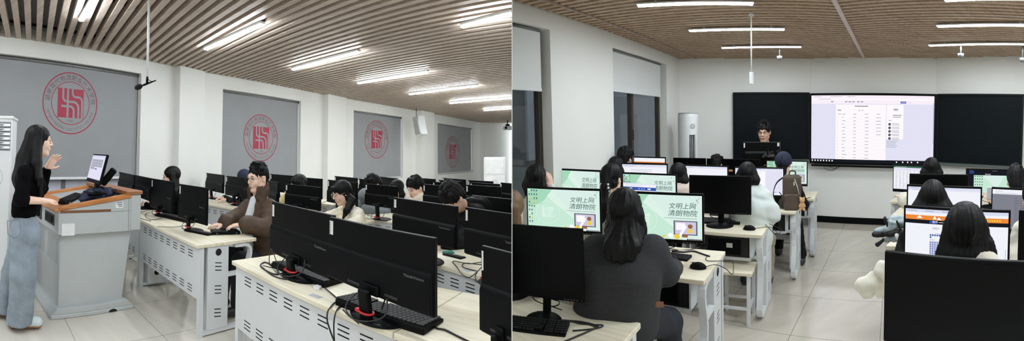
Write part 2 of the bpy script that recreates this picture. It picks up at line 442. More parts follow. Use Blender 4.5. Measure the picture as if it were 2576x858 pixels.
blind_window(1, aW[0], aW[1], o1, 446, 178, 260, 78, 'grey roller blind with the largest red round emblem, behind the standing lecturer and podium', True)
blind_window(2, aW[1], aW[2], o2, None, 657, 347, 59, 'grey roller blind with round red emblem above the man in the brown jacket', False)
blind_window(3, aW[2], aW[3], o3, None, 948, 351, 47.5, 'grey roller blind with red emblem just left of the white wall speaker', False)
blind_window(4, aW[2], aW[3], o4, None, 1139, 382, 39, 'small far grey roller blind with red emblem, between the wall speaker and the corner cabinet', False)

def led(room, x1, y1, x2, y2, label, group, m, wdt=.066, z=None):
    if m is M_LEDB: wdt = .088
    z = (HC - .03) if z is None else z
    a = room.P(x1, y1, z); b = room.P(x2, y2, z); c = (a + b) / 2; d = b - a
    t = thing('ceiling_light', label, 'ceiling light', c, atan2(d.y, d.x), group); L = d.length / 2
    mb = MB(); mb.box(-L, L, -wdt / 2, wdt / 2, 0, .03 if room is RA else .014, bev=.003); mb.box(-L * .7, -L * .7 + .02, -.01, .01, .012, .06); mb.box(L * .7, L * .7 + .02, -.01, .01, .012, .06)
    mb.build('housing', M_WHITE, t)
    mb = MB()
    if room is RA: mb.box(-L + .005, L - .005, -wdt / 2 + .004, wdt / 2 - .004, -.02, -.0005, bev=.006)
    else: mb.box(-L + .005, L - .005, -wdt / 2 + .006, wdt / 2 - .006, -.002, -.0005)
    mb.build('diffuser', m, t)
    return t
GA = 'light bars under the slatted ceiling of the left room'
for (q, lab) in (((204, 50, 243, -14), 'bright light bar above the largest emblem blind, cut off by the top edge'),
                 ((517, 123, 661, 60), 'light bar below the slats to the right of the hanging microphone, nearest full one'),
                 ((736, 174, 903, 130), 'second full light bar, above the gap between second and third blinds'),
                 ((901, 208.5, 1076, 180), 'third full light bar, above the third emblem blind'),
                 ((1030, 236.5, 1201, 215), 'fourth light bar, above the white wall speaker'),
                 ((1132, 259, 1287, 246), 'fifth light bar receding toward the back, above the smallest emblem blind'),
                 ((1218, 277.5, 1287, 272), 'farthest short light bar near the back wall corner'),
                 ((1161, 66, 1287, 33), 'light bar of the second line, at the upper right edge of the left room')):
    t = led(RA, *q, lab, GA, M_LED)
def led_at(room, c, a, L, label, group, m):
    d = dirv(a) * L / 2; c = Vector((c[0], c[1], HC - .03)); p0 = c - d; p1 = c + d
    class R_:
        @staticmethod
        def P(x, y, z): return p0 if x == 0 else p1
    o = led(R_ if room is not RA else RA_(p0, p1), 0, 0, 1, 0, label, group, m); return o
class RA_:
    def __init__(s, p0, p1): s.a = p0; s.b = p1
    def P(s, x, y, z): return s.a if x == 0 else s.b
for q, c in enumerate(((-.85, 2.1), (-1.3, .6), (-3.4, .2), (-1.8, -1.0), (-3.9, -1.4))):  # extra bars out of view, added to brighten the front of this room
    led_at(RA, c, RAZ, 1.25, 'light bar above the front of the left room, %s' % ('over the nearest middle desk', 'just beside the viewer', 'over the lecturer', 'behind the viewer', 'behind the podium')[q], GA, M_LED)

# ------------------------------------------------------------------ right room: shell
CUR = RB
HC = 2.72; ZT = 2.9
fL0 = RB.P(1288, 4, HC); fC = RB.P(1708, 148, HC); fB1 = RB.P(1842, 148, HC); fB2 = RB.P(2037, 148.3, HC); fB3 = RB.P(2355, 147.5, HC); fB4 = RB.P(2600, 143, HC)
fL0, fC, fB1, fB2, fB3, fB4 = [Vector((p.x, p.y)) for p in (fL0, fC, fB1, fB2, fB3, fB4)]
lw0 = fL0 - (fC - fL0).normalized() * .5
fB5 = fB4 + (fB4 - fB3).normalized() * 5
polyB = [Vector((-.4, lw0.y - .45)), lw0, fC, fB1, fB2, fB3, fB4, fB5, Vector((-.4, fB5.y))]
mb = MB(); mb.poly([(p.x, p.y, 0) for p in polyB][::-1])
M_FLB = tile_mat('floor_tiles_right', (198, 191, 177), (104, 99, 92), .7, radians(-35), -.15, -.78, .075)
fl = struct(mb.build('floor', M_FLB)); CUTS.append((fl, 1))
p1 = opening(RB, lw0, fC, 1240, 1383, 40, 76, .95); p1 = (.01, p1[1], .92, RB.wall(1375, 73, lw0, fC)[1])
p2 = opening(RB, lw0, fC, 1541, 1676, 122, 160, .95)
mb = MB(); wall_seg(mb, lw0, fC, 0, ZT, [p1, p2]); w = struct(mb.build('wall_left', M_WALL)); CUTS.append((w, 1))
mb = MB()
for a, b in ((fC, fB1), (fB1, fB2), (fB2, fB3), (fB3, fB4), (fB4, fB5)): wall_seg(mb, a, b, 0, ZT)
struct(mb.build('wall_front', M_WALL))
mb = MB(); wall_seg(mb, fB5, (-.3, fB5.y), 0, ZT); w = struct(mb.build('wall_back', M_WALL)); CUTS.append((w, 1))
mb = MB()
for a, b in ((fC, fB1), (fB1, fB2), (fB2, fB3), (fB3, fB4)):
    M, L = wallM(a, b); mb.box(0, L, -.015, -.001, .001, .105, M=M)
struct(mb.build('baseboard_front', M_BLK))
# ceiling in three panels divided by trim strips
sA = [RB.P(1371, 0, HC), RB.P(1753, 147, HC)]; sB = [RB.P(2098, -2, HC), RB.P(2175, 148, HC)]
mb = MB(); mb.poly([(p.x, p.y, HC + .14) for p in polyB], 1)
def half(poly, a, b, side):
    # part of the polygon on one side of line a-b (side +1: left of it)
    n = Vector((-(b - a).y, (b - a).x)); out = []
    for i in range(len(poly)):
        p = poly[i]; q = poly[(i + 1) % len(poly)]; dp = (p - a).dot(n) * side; dq = (q - a).dot(n) * side
        if dp >= 0: out.append(p)
        if dp * dq < 0: out.append(p + (q - p) * (dp / (dp - dq)))
    return out
va = [Vector((p.x, p.y)) for p in sA]; vb = [Vector((p.x, p.y)) for p in sB]
pan = [(half(polyB, va[0], va[1], 1), radians(124)), (half(half(polyB, va[0], va[1], -1), vb[0], vb[1], 1), radians(127)), (half(polyB, vb[0], vb[1], -1), radians(158))]
for poly, a in pan:
    R = dirv(a); N = dirv(a - pi / 2)
    for k in range(-90, 110):
        n = k * .098 + .02
        r = clip_line(poly, Vector((N.x, N.y)) * n, Vector((R.x, R.y)))
        if not r or r[1] - r[0] < .06: continue
        c = N * n; M = Matrix(((R.x, N.x, 0, c.x), (R.y, N.y, 0, c.y), (0, 0, 1, 0), (0, 0, 0, 1)))
        mb.box(r[0] + .012, r[1] - .012, -.0235, .0235, HC, HC + .065, 0, M=M)
ce = struct(mb.build('ceiling', [M_SLATB, M_VOIDB])); CUTS.append((ce, 1))
M_STRIP = mat('pinkish_white_trim', (205, 188, 184), .4)
M_STRIPD = mat('dull_trim', (158, 140, 124), .5)
for i, (s, m, wd) in enumerate(((sA, M_STRIPD, .011), (sB, M_STRIP, .022))):
    d = (s[1] - s[0]).normalized(); a = s[0] - d * 1.5; b = s[1] - d * .02
    mb = MB(); M, L = wallM(a, b); mb.box(0, L, -wd, wd, HC - .012, HC + .01, M=M)
    o = struct(mb.build('trim_%d' % (i + 1), m)); CUTS.append((o, 1))
GB = 'light bars under the slatted ceiling of the right room'
for q, lab in (((1603, 15, 1896, 10), 'nearest long light bar in the left line of the right room'),
               ((1733, 78, 1974, 74.5), 'middle light bar in the left line of the right room'),
               ((1815, 121, 2016, 118.5), 'farthest light bar in the left line, crossed by the white hanging rod'),
               ((2375, 1, 2600, -4), 'nearest light bar at the top right edge'),
               ((2357, 67, 2600, 64.5), 'middle light bar of the right line, cut by the right edge'),
               ((2337, 115, 2600, 112), 'lowest light bar at right, nearest the front wall')):
    led(RB, *q, lab, GB, M_LEDB, .088)
for q, c in enumerate(((1.75, 1.5), (3.0, .2), (2.1, -.2), (3.4, -1.6), (1.6, -1.7))):  # fill bars put in out of view to light the near desks
    led_at(RB, c, radians(130 if c[0] < 2 else 158), 1.3, 'light bar above the back of the right room, %s' % ('over the woman in the grey coat', 'over the huge dark monitor', 'just beside the viewer', 'behind the huge dark monitor', 'behind the viewer')[q], GB, M_LEDB)

# sliding windows of the right room with raised pale blinds
def slide_window(i, o, nm, blab, ybot, xr_blind, xref):
    M, L = wallM(lw0, fC); s0, s1, zb, zt = o
    d = M.to_3x3() @ Vector((1, 0, 0))
    mb = MB(); y0, y1 = .12, .18
    for x in (s0, s1 - .05): mb.box(x, x + .05, y0, y1, zb, zt, M=M)
    for z in (zb, zt - .05): mb.box(s0, s1, y0, y1, z, z + .05, M=M)
    sm = s0 + (s1 - s0) * nm
    mb.box(sm - .035, sm + .02, y0 - .01, y1 - .02, zb, zt, M=M); mb.box(sm - .01, sm + .045, y0 + .02, y1 + .01, zb, zt, M=M)
    mb.box(sm - .012, sm + .0, y0 - .025, y0 - .01, 1.45, 1.58, M=M)
    wn = struct(mb.build('window_%d' % i, M_FRAME))
    mb = MB(); mb.box(s0 + .05, sm, .14, .146, zb + .05, zt - .05, M=M); mb.build('pane', M_GLASS, wn)
    mb = MB(); mb.box(sm, s1 - .05, .155, .161, zb + .05, zt - .05, M=M); mb.build('pane', M_GLASS, wn)
    zz = RB.wall(xref, ybot, lw0, fC)[1]; b1 = RB.wall(xr_blind, ybot, lw0, fC)[0]
    c = M @ Vector(((s0 + b1) / 2, .04, zt)); hw = (b1 - s0) / 2 - .005
    t = thing('roller_blind', blab, 'blind', c, atan2(d.y, d.x), 'raised pale blinds of the right room')
    mb = MB(); mb.box(-hw, hw, -.001, .001, zz - zt, -.01); mb.build('fabric', M_BLINDW, t)
    mb = MB(); mb.box(-hw, hw, -.01, .01, zz - zt - .03, zz - zt, bev=.003); mb.build('bottom_bar', M_BLINDW, t)
    mb = MB(); mb.cyl((-hw, .01, -.02), (hw, .01, -.02), .018); mb.build('roller_tube', M_TRIMG, t)
    return t, wn
tb1, wb1 = slide_window(3, p1, .2, 'pale blind pulled half down, over the window at the left edge of the right room', 219, 1371, 1340)
tb2, wb2 = slide_window(4, p2, .43, 'pale blind pulled half down, over the two-pane window left of the round tower cooler', 230, 1668, 1600)
CUTS += [(tb1, 1), (wb1, 1)]
# what the panes look out on: a neighbouring wall with pale patches painting the curtains reflected in the glass
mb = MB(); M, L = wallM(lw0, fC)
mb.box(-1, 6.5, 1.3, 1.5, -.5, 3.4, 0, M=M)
for k in range(26):
    for j in range(2): mb.box(.93 + j * .0 + 2.75 * j, 1.12 + 2.75 * j, 1.27, 1.3, .2 + k * .12, .31 + k * .12, 1, M=M)
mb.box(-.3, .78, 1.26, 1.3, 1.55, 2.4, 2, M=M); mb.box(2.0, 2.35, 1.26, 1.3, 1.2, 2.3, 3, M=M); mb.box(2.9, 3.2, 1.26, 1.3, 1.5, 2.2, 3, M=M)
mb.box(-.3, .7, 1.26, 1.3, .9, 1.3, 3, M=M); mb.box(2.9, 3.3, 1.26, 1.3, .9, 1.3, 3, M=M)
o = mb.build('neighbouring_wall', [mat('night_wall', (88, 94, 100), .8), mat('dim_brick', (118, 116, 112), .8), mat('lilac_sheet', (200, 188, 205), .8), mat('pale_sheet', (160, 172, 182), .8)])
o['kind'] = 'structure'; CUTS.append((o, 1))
# the thin partition between both rooms
mb = MB(); v = [(0, 1.25), (.0016, 1.25), (.014, 17), (-.014, 17), (-.0016, 1.25)]
mb.prism([(-.0012, 1.2), (.0012, 1.2), (.009, 17.5), (-.009, 17.5)], 'z', -.5, 5.2)
CUR = None
class _W: objs = []; M = Matrix.Identity(4)
CUR = _W()
struct(mb.build('wall_partition', M_WALL))
# ------------------------------------------------------------------ furniture prototypes
# monitor: origin on the desk under its neck, screen faces -y, back faces +y
MW, MH, MZ0 = .545, .345, .105
E_MINT = emit('screen_mint', (198, 234, 214)); E_MINT2 = emit('screen_mint_dark', (166, 217, 187)); E_PALE = emit('screen_pale', (217, 239, 231))
E_GREEN = emit('screen_text_green', (36, 84, 72)); E_RINGW = emit('screen_ring_pale', (222, 243, 231)); E_ICON = emit('screen_icons', (70, 92, 78)); E_LEAF = emit('screen_leaf', (60, 84, 66))
E_WHITE = emit('screen_white', (241, 243, 250)); E_LILAC = emit('screen_lilac', (206, 200, 224)); E_YEL = emit('screen_yellow', (240, 206, 70)); E_BRN = emit('screen_brown', (150, 100, 66))
E_GREYL = emit('screen_grey_lines', (168, 172, 186)); E_BLUE = emit('screen_blue', (50, 84, 176)); E_DK = emit('screen_dark', (26, 28, 36)); E_ORG = emit('screen_orange', (238, 140, 60))
E_GREY = emit('screen_grey', (128, 130, 142)); E_GTX = emit('screen_dim_text', (84, 86, 96)); E_BROWSER = emit('screen_browser_bar', (214, 220, 240)); E_SHEETG = emit('screen_sheet_green', (64, 104, 84)); E_RED = emit('screen_dark_red', (84, 44, 40))
E_PINK = emit('screen_pinkish', (250, 240, 250)); E_SIDE = emit('screen_side_lilac', (226, 226, 244)); E_TXT = emit('screen_text', (92, 94, 108)); E_CARD = emit('screen_card', (253, 249, 252))
M_SCROFF = mat('screen_off', (5, 5, 6), .3, var=.02, spec=.12)
M_BEZEL = mat('bezel_black', (9, 10, 10), .42, var=.05, spec=.1)
SCRM = [E_WHITE, E_MINT, E_MINT2, E_PALE, E_GREEN, E_RINGW, E_ICON, E_LEAF, E_LILAC, E_YEL, E_BRN, E_GREYL, E_BLUE, E_DK, E_ORG, E_GREY, E_GTX, E_BROWSER, E_SHEETG, E_RED, E_PINK, E_SIDE, E_TXT, E_CARD]
(WHITE, MINT, MINT2, PALE, GREEN, RINGW, ICON, LEAF, LILAC, YEL, BRN, GREYL, BLUE, DK, ORG, GREY, GTX, BROWSER, SHEETG, RED, PINK, SIDE, TXTC, CARD) = range(24)
class Scr:
    # draws a screen picture in unit coordinates (0..1 across, 0..1 up); later layers lie a hair nearer
    def __init__(s, w, h, y=0., bg=WHITE):
        s.mb = MB(); s.w = w; s.h = h; s.y = y; s.k = 0; s.r(0, 1, 0, 1, bg)
    def pt(s, u, v): return ((u - .5) * s.w, s.y - s.k * .00012, v * s.h)
    def r(s, a, b, c, d, mi): s.mb.poly([s.pt(a, c), s.pt(b, c), s.pt(b, d), s.pt(a, d)], mi); s.k += .02
    def up(s): s.k += 1
    def pl(s, pts, mi): s.mb.poly([s.pt(*p) for p in pts], mi)
    def t(s, txt, u, v, size, mi, align='LEFT', shear=0., bold=0.): s.mb.text(txt, s.pt(u, v), (1, 0, 0), (0, 0, 1), size * s.h, mi, align, shear, bold)
    def lines(s, u, v, w, n, dv, mi, th=.008, rnd=.4):
        for i in range(n): s.r(u, u + w * (1 - rnd * random.random()), v - i * dv, v - i * dv + th, mi)
def pic_wallpaper(w, h, art=True, ring=True):
    s = Scr(w, h, 0, PALE); s.up()
    s.pl([(0, 0), (.62, 0), (.66, .25), (.36, 1), (0, 1)], MINT); s.up()
    s.pl([(0, .55), (.2, .62), (.36, 1), (0, 1)], MINT2); s.pl([(.36, 1), (.28, .82), (.64, .3), (.68, .3)], RINGW); s.up()
    if ring:
        o = s.pt(.29, .42); mb = s.mb
        emblem(mb, o, (1, 0, 0), (0, 0, 1), .29 * h, RINGW, RINGW, MINT2 if False else MINT, words=False)
    s.k += 8
    for c in range(4):
        for r_ in range(9 if c < 2 else (5 if c == 2 else 3)):
            u = .018 + c * .036; v = .94 - r_ * .1
            s.r(u, u + .017, v, v + .034, random.choice((ICON, ICON, GREEN, BLUE, DK, CARD, YEL, GREYL))); s.r(u - .003, u + .021, v - .018, v - .012, ICON)
    s.up()
    s.t('文明上网', .60, .71, .142, GREEN, shear=.16); s.t('清朗物院', .59, .545, .152, GREEN, shear=.16)
    for i in range(26): s.r(.54 + i * .0155, .551 + i * .0155, .478, .487, ICON)
    for i in range(22):
        u = .86 + random.random() * .13; v = .82 + random.random() * .16
        if u + (1 - v) * .4 < .93: continue
        a = random.random() * 3; du = .009 * cos(a); dv = .014 * sin(a)
        s.pl([(u - du, v - dv), (u + .003, v - .004), (u + du, v + dv), (u - .003, v + .004)], LEAF)
    if art:
        s.r(.66, .945, .11, .43, GTX); s.up(); s.r(.675, .93, .13, .41, LILAC); s.up(); s.r(.69, .80, .22, .38, CARD); s.up()
        s.pl([(.70, .05), (.74, .05), (.82, .3), (.80, .33)], CARD); s.up()
        s.mb.disc(s.pt(.86, .31), (1, 0, 0), (0, 0, 1), .05 * h, BRN); s.r(.835, .885, .16, .25, YEL); s.up()
        s.mb.disc(s.pt(.70, .07), (1, 0, 0), (0, 0, 1), .06 * h, YEL); s.mb.disc(s.pt(.62, .09), (1, 0, 0), (0, 0, 1), .055 * h, CARD); s.mb.disc(s.pt(.54, .06), (1, 0, 0), (0, 0, 1), .03 * h, YEL)
        s.r(.76, .83, .06, .12, BRN)
    s.up(); s.r(.82, .995, 0, .03, DK); s.up()
    for i in range(8): s.r(.835 + i * .02, .845 + i * .02, .008, .02, CARD)
    return s
def pic_page(w, h, v=0):
    s = Scr(w, h, 0, WHITE); s.up(); s.r(0, 1, .955, 1, BROWSER); s.r(0, 1, .91, .95, SIDE); s.up()
    for i in range(3): s.r(.03 + i * .2, .15 + i * .2, .968, .98, GREYL)
    s.lines(.06, .925, .3, 1, .02, GREYL, .01)
    if v == 0:
        s.r(.34, .56, .33, .5, GREYL); s.lines(.2, .82, .5, 3, .05, GREYL, .01); s.lines(.1, .25, .7, 4, .05, GREYL)
    elif v == 1:
        s.r(.0, .62, .06, .9, CARD); s.up(); s.lines(.1, .82, .46, 9, .085, GREYL, .012, .5); s.r(.64, .98, .06, .9, SIDE); s.lines(.78, .12, .12, 2, .03, TXTC, .008)
    elif v == 2:
        s.r(.1, .7, .55, .6, CARD); s.lines(.5, .3, .1, 1, .1, GREYL)
    return s
def pic_popup(w, h):
    s = pic_wallpaper(w, h, False); s.k += 6
    s.r(0, .64, .1, .7, WHITE); s.up(); s.r(0, .64, .68, .72, SIDE); s.r(0, .64, .50, .60, BLUE); s.up(); s.r(.12, .18, .53, .57, CARD); s.r(.48, .54, .53, .57, CARD)
    for i in range(3): s.r(.3 + i * .05, .33 + i * .05, .54, .555, CARD)
    s.lines(.05, .64, .4, 1, .05, GREYL); s.lines(.05, .42, .5, 3, .1, GREYL); return s
def pic_orange(w, h):
    s = Scr(w, h, 0, WHITE); s.up(); s.r(0, 1, .94, 1, BROWSER); s.r(0, 1, .89, .935, WHITE); s.r(0, 1, .80, .885, ORG); s.r(0, 1, .725, .80, DK); s.up()
    for i in range(4): s.r(.02 + i * .17, .11 + i * .17, .962, .975, GREYL)
    s.pl([(.11, .83), (.17, .83), (.14, .885)], CARD); s.pl([(.27, .82), (.31, .82), (.29, .885)], CARD); s.pl([(.31, .81), (.36, .81), (.33, .86)], CARD)
    for i in range(9): s.r(.72 + i * .024, .735 + i * .024, .825, .86, YEL)
    s.r(.24, .31, .735, .79, BLUE); s.t('首页', .265, .75, .05, CARD); s.lines(.33, .76, .06, 1, .1, CARD)
    s.t('答题卡', .27, .63, .04, TXTC); s.lines(.3, .545, .05, 1, .1, GREYL)
    for c in range(9):
        for r_ in range(2):
            if r_ == 1 and c > 0: continue
            u = .245 + c * .022; v = .50 - r_ * .042; s.r(u, u + .016, v, v + .032, BLUE)
        for r_ in range(8):
            u = .245 + c * .022; v = .36 - r_ * .042; s.r(u, u + .016, v, v + .032, BLUE)
    s.lines(.245, .42, .05, 1, .1, GREYL, .01, 0); s.up()
    for c in range(9):
        for r_ in range(8): s.r(.249 + c * .022, .256 + c * .022, .372 - r_ * .042, .38 - r_ * .042, CARD)
    for i in range(6): s.r(.975, .985, .28 - i * .03, .295 - i * .03, GREYL)
    return s
def pic_sheet(w, h):
    s = Scr(w, h, 0, WHITE); s.up(); s.r(0, 1, .93, 1, SHEETG); s.r(0, 1, .80, .93, SIDE); s.up(); s.lines(.05, .95, .3, 1, .1, CARD)
    for c in range(10):
        for r_ in range(18): s.r(.05 + c * .09, .05 + c * .09 + .06 * (.5 + .5 * random.random()), .76 - r_ * .04, .772 - r_ * .04, GREYL)
    s.r(0, 1, 0, .04, DK); return s
def pic_grey(w, h):
    s = Scr(w, h, 0, GREY); s.up(); s.r(0, 1, .88, 1, WHITE); s.up(); s.lines(.05, .95, .2, 1, .1, GREYL); s.lines(.05, .90, .5, 1, .1, GREYL)
    for i in range(12): s.r(.4, .44 + .05 * random.random(), .78 - i * .06, .79 - i * .06, GTX); s.r(.5, .55 + .1 * random.random(), .78 - i * .06, .79 - i * .06, GTX)
    s.r(.9, 1, .52, .6, WHITE); return s
def pic_dash(w, h):
    s = Scr(w, h, 0, DK); s.up(); s.r(.14, 1, 0, .80, MINT); s.r(.05, .14, .86, .89, BLUE); s.r(.05, .15, .91, .94, BLUE); s.t('教学演示', .36, .82, .05, WHITE); s.lines(.05, .97, .1, 1, .1, GREYL); s.lines(.5, .97, .12, 1, .1, GREYL); s.up()
    s.pl([(.3, .8), (.6, .3), (.75, .8)], PALE); s.up()
    for c in range(4):
        for r_ in range(4): s.r(.16 + c * .045, .18 + c * .045, .74 - r_ * .11, .78 - r_ * .11, ICON)
    return s
def pic_video(w, h):
    s = Scr(w, h, 0, WHITE); s.up(); s.r(0, 1, .0, .6, DK); s.r(0, 1, .58, .8, RED); s.up(); s.r(0, 1, .8, .84, ORG); return s
PIC = dict(wall=lambda w, h: pic_wallpaper(w, h), wall2=lambda w, h: pic_wallpaper(w, h, False), page=lambda w, h: pic_page(w, h, 0), page1=lambda w, h: pic_page(w, h, 1), page2=lambda w, h: pic_page(w, h, 2),
           popup=pic_popup, orange=pic_orange, sheet=pic_sheet, grey=pic_grey, dash=pic_dash, video=pic_video)
SCR_ME = {}
def screen_part(kind, parent, w=MW - .022, h=MH - .042):
    if kind in SCR_ME:
        o = link('screen', SCR_ME[kind], parent)
    elif kind == 'off':
        mb = MB(); mb.box(-w / 2, w / 2, -.0005, 0, 0, h); o = mb.build('screen', M_SCROFF, parent); SCR_ME[kind] = o.data
    else:
        s = PIC[kind](w, h); o = s.mb.build('screen', SCRM, parent, fix=False); SCR_ME[kind] = o.data
    o.location = (0, -.0125, MZ0 + .027); return o
PROTO = {}
def monitor_parts(t, kind):
    if 'mon' not in PROTO:
        mb = MB(); mb.box(-MW / 2, MW / 2, -.012, .008, MZ0, MZ0 + MH, bev=.004, seg=2); hz = mb.build('housing', M_BEZEL, t)
        mb = MB()   # raised lower back
        mb.prism([(.007, MZ0 + .003), (.022, MZ0 + .012), (.022, MZ0 + .170), (.017, MZ0 + .186), (.007, MZ0 + .198)], 'x', -MW / 2 + .004, MW / 2 - .004, bev=.003)
        mb.box(-.045, .045, .02, .034, MZ0 + .012, MZ0 + .062, bev=.004)
        rc = mb.build('rear_cover', M_BLK, t)
        mb = MB(); mb.box(.06, .13, .0218, .0235, MZ0 + .03, MZ0 + .042); mb.box(-.13, -.07, .0218, .0235, MZ0 + .03, MZ0 + .042)
        pt = mb.split('port_strip', M_DGREY, t)
        mb = MB(); mb.text('ThinkVision', (-.155, .0226, MZ0 + .152), (-1, 0, 0), (0, 0, 1), .0185, 0); lg = mb.build('logo_lettering', M_LOGO, t, fix=False)
        mb = MB(); mb.box(MW / 2 - .030, MW / 2 - .006, .0075, .0085, MZ0 + MH - .098, MZ0 + MH - .02); lb = mb.build('brand_strip', M_LABEL, t)
        mb = MB(); mb.text('Lenovo', (MW / 2 - .012, .0089, MZ0 + MH - .094), (0, 0, 1), (1, 0, 0), .023, 0, bold=.01); ll = mb.build('lettering', M_INK, lb, fix=False)
        mb = MB(); mb.box(-.027, .027, .018, .046, .012, MZ0 + .05, bev=.011, seg=3, M=Matrix.Translation((0, .010, 0)) @ Matrix.Rotation(-.10, 4, 'X')); nk = mb.build('neck', M_BLK, t)
        mb = MB(); mb.lathe([(.0, .0), (.118, .0), (.120, .006), (.112, .012), (.06, .022), (.03, .024)], (0, -.02, 0), 32, sx=1, sy=.82); mb.prism([(-.05, -.03), (-.012, -.03), (-.03, .062), (-.075, .05)], 'z', .0, .0135, 1); bs = mb.build('base', [M_BLK, M_DGREY], t)
        mb = MB(); mb.tube([(.033 * cos(a), .046 + .022 * sin(a), .045) for a in [2 * pi * k / 14 for k in range(14)]], .0055, closed=True); mb.box(.024, .040, .05, .066, .038, .052); cl = mb.build('cable_clip', M_RED, t)
        mb = MB()
        for k in range(5): mb.box(MW / 2 - .13 + k * .02, MW / 2 - .12 + k * .02, -.0128, -.012, MZ0 + .008, MZ0 + .011)
        mb.box(MW / 2 - .018, MW / 2 - .014, -.0128, -.012, MZ0 + .008, MZ0 + .011)
        bt = mb.split('menu_button', M_TRIMG, t)
        mb = MB()
        mb.tube(smooth_path([(.04, .02, MZ0 + .03), (.075, .05, MZ0 - .02), (.07, .085, .05), (.03, .10, .03), (-.03, .11, .022)]), .003)
        mb.tube(smooth_path([(-.08, .02, MZ0 + .03), (-.10, .05, MZ0 - .03), (-.07, .085, .045), (.0, .105, .026), (.09, .08, .024)]), .003)
        cb = mb.split('video_cable', M_CABLE, t); cb = cb[0] if False else cb
        PROTO['mon'] = [(o.name.split('.')[0], o.data, None) for o in [hz, rc, lg, nk, bs, cl] + cb + bt + pt] + [('brand_strip', lb.data, ('lettering', ll.data))]
    else:
        for nm, me, sub in PROTO['mon']:
            if nm == 'cable_clip' and CUR is RB: continue
            o = link(nm, me, t)
            if sub: link(sub[0], sub[1], o)
    if 'back' not in t: pass
    return screen_part(kind, t)
def monitor(room, q, label, group, kind='off', back=False, z_top=1.2, clip=0, yb=None):
    global CUR
    CUR = room
    a = room.P(q[0], q[1], z_top); b = room.P(q[2], q[3], z_top)
    d = b - a; w = d.length; c = (a + b) / 2
    ang = atan2(d.y, d.x) + (pi if back else 0)
    k = w / MW
    t = thing('monitor', label, 'computer monitor', (c.x, c.y, .75), ang, group)
    # same model everywhere: slightly wider or narrower ones take their own size
    t.scale = (k, max(.8, min(1.15, k)), (z_top - .75) / (MZ0 + MH))
    monitor_parts(t, kind)
    if back or yb:
        # panel height and stand height as seen
        h = .29 if yb is None else z_top - room.at(q[2] if yb > 0 else q[0], abs(yb), ((b if yb > 0 else a).xy).length).z
        sz = h / MH; lift = (z_top - .75) - sz * (MZ0 + MH)
        t.scale = (t.scale.x, t.scale.y, sz); t.location.z = .75 + lift
        for c in t.children:
            n = c.name.split('.')[0]
            if n in ('base', 'cable_clip', 'video_cable'): c.location.z -= lift / sz
            if n == 'neck': k = 1 + lift / sz / .16; c.scale.z = k; c.location.z = MZ0 + .06 - k * (MZ0 + .06)
    if clip: CUTS.append((t, clip))
    return t

# keyboard and mouse
def keyboard_parts(t):
    if 'kb' not in PROTO:
        mb = MB(); mb.prism([(-.07, 0), (.07, 0), (.07, .026), (-.07, .013)], 'x', -.22, .22, bev=.003); a = mb.build('case', M_BLK, t)
        mb = MB(); r0 = -.052
        for r_ in range(6):
            y = r0 + r_ * .021; z = .0135 + (y + .07) * .093; x = -.212
            ws = [.017] * 15 + [.0] if r_ else [.02, .02, .02, .1, .02, .02, .02]
            if r_: ws = [.017 + .003 * (i == 0) * r_ for i in range(14)]
            for w in ws:
                mb.box(x, x + w, y - .008, y + .008, z, z + .007); x += w + .0035
            for j, base in ((3, .093), (4, .152)):
                for i in range(3 if j == 3 else 4):
                    xx = base + i * .0178
                    if xx + .014 < .22: mb.box(xx, xx + .0145, y - .008, y + .008, z, z + .007)
        b = mb.build('keys', M_BLK2, t); b['kind'] = 'stuff'
        PROTO['kb'] = [('case', a.data), ('keys', b.data)]
    else:
        for nm, me in PROTO['kb']:
            o = link(nm, me, t)
            if nm == 'keys': o['kind'] = 'stuff'
def keyboard(room, loc, rz, label, group, scale=1.):
    global CUR
    CUR = room; t = thing('keyboard', label, 'keyboard', loc, rz, group, scale); keyboard_parts(t); return t
def mouse(room, loc, rz, label, group=None, cable=None):
    global CUR
    CUR = room; t = thing('computer_mouse', label, 'computer mouse', loc, rz, group)
    if 'mouse' not in PROTO:
        mb = MB(); b = bmesh.new(); bmesh.ops.create_uvsphere(b, u_segments=20, v_segments=14, radius=1)
        for v in b.verts:
            v.co.x *= .031 * (1 - .12 * v.co.y); v.co.y *= .055; v.co.z = v.co.z * .036 if v.co.z > 0 else v.co.z * .004
            v.co.z += .004
        mb.merge(b, 0, None, True); o1 = mb.build('shell', M_BLK, t)
        mb = MB(); mb.cyl((-.004, .03, .03), (.004, .03, .03), .009, n=12); o2 = mb.build('scroll_wheel', M_DGREY, t)
        mb = MB(); mb.box(-.0008, .0008, .008, .05, .0335, .036); o3 = mb.build('button_seam', M_BLK2, t)
        PROTO['mouse'] = [('shell', o1.data), ('scroll_wheel', o2.data), ('button_seam', o3.data)]
    else:
        for nm, me in PROTO['mouse']: link(nm, me, t)
    if cable:
        mi = Matrix.Rotation(-rz, 4, 'Z') @ Matrix.Translation(-Vector(loc))
        mb = MB(); mb.tube(smooth_path([mi @ Vector(p) for p in cable]), .0026); mb.build('cord', M_CABLE, t)
    return t
def smooth_path(P, n=8):
    P = [Vector(p) for p in P]; out = []
    for i in range(len(P) - 1):
        p0 = P[max(i - 1, 0)]; p1 = P[i]; p2 = P[i + 1]; p3 = P[min(i + 2, len(P) - 1)]
        for k in range(n):
            t = k / n
            out.append(.5 * ((2 * p1) + (p2 - p0) * t + (2 * p0 - 5 * p1 + 4 * p2 - p3) * t * t + (3 * p1 - p0 - 3 * p2 + p3) * t ** 3))
    return out + [P[-1]]

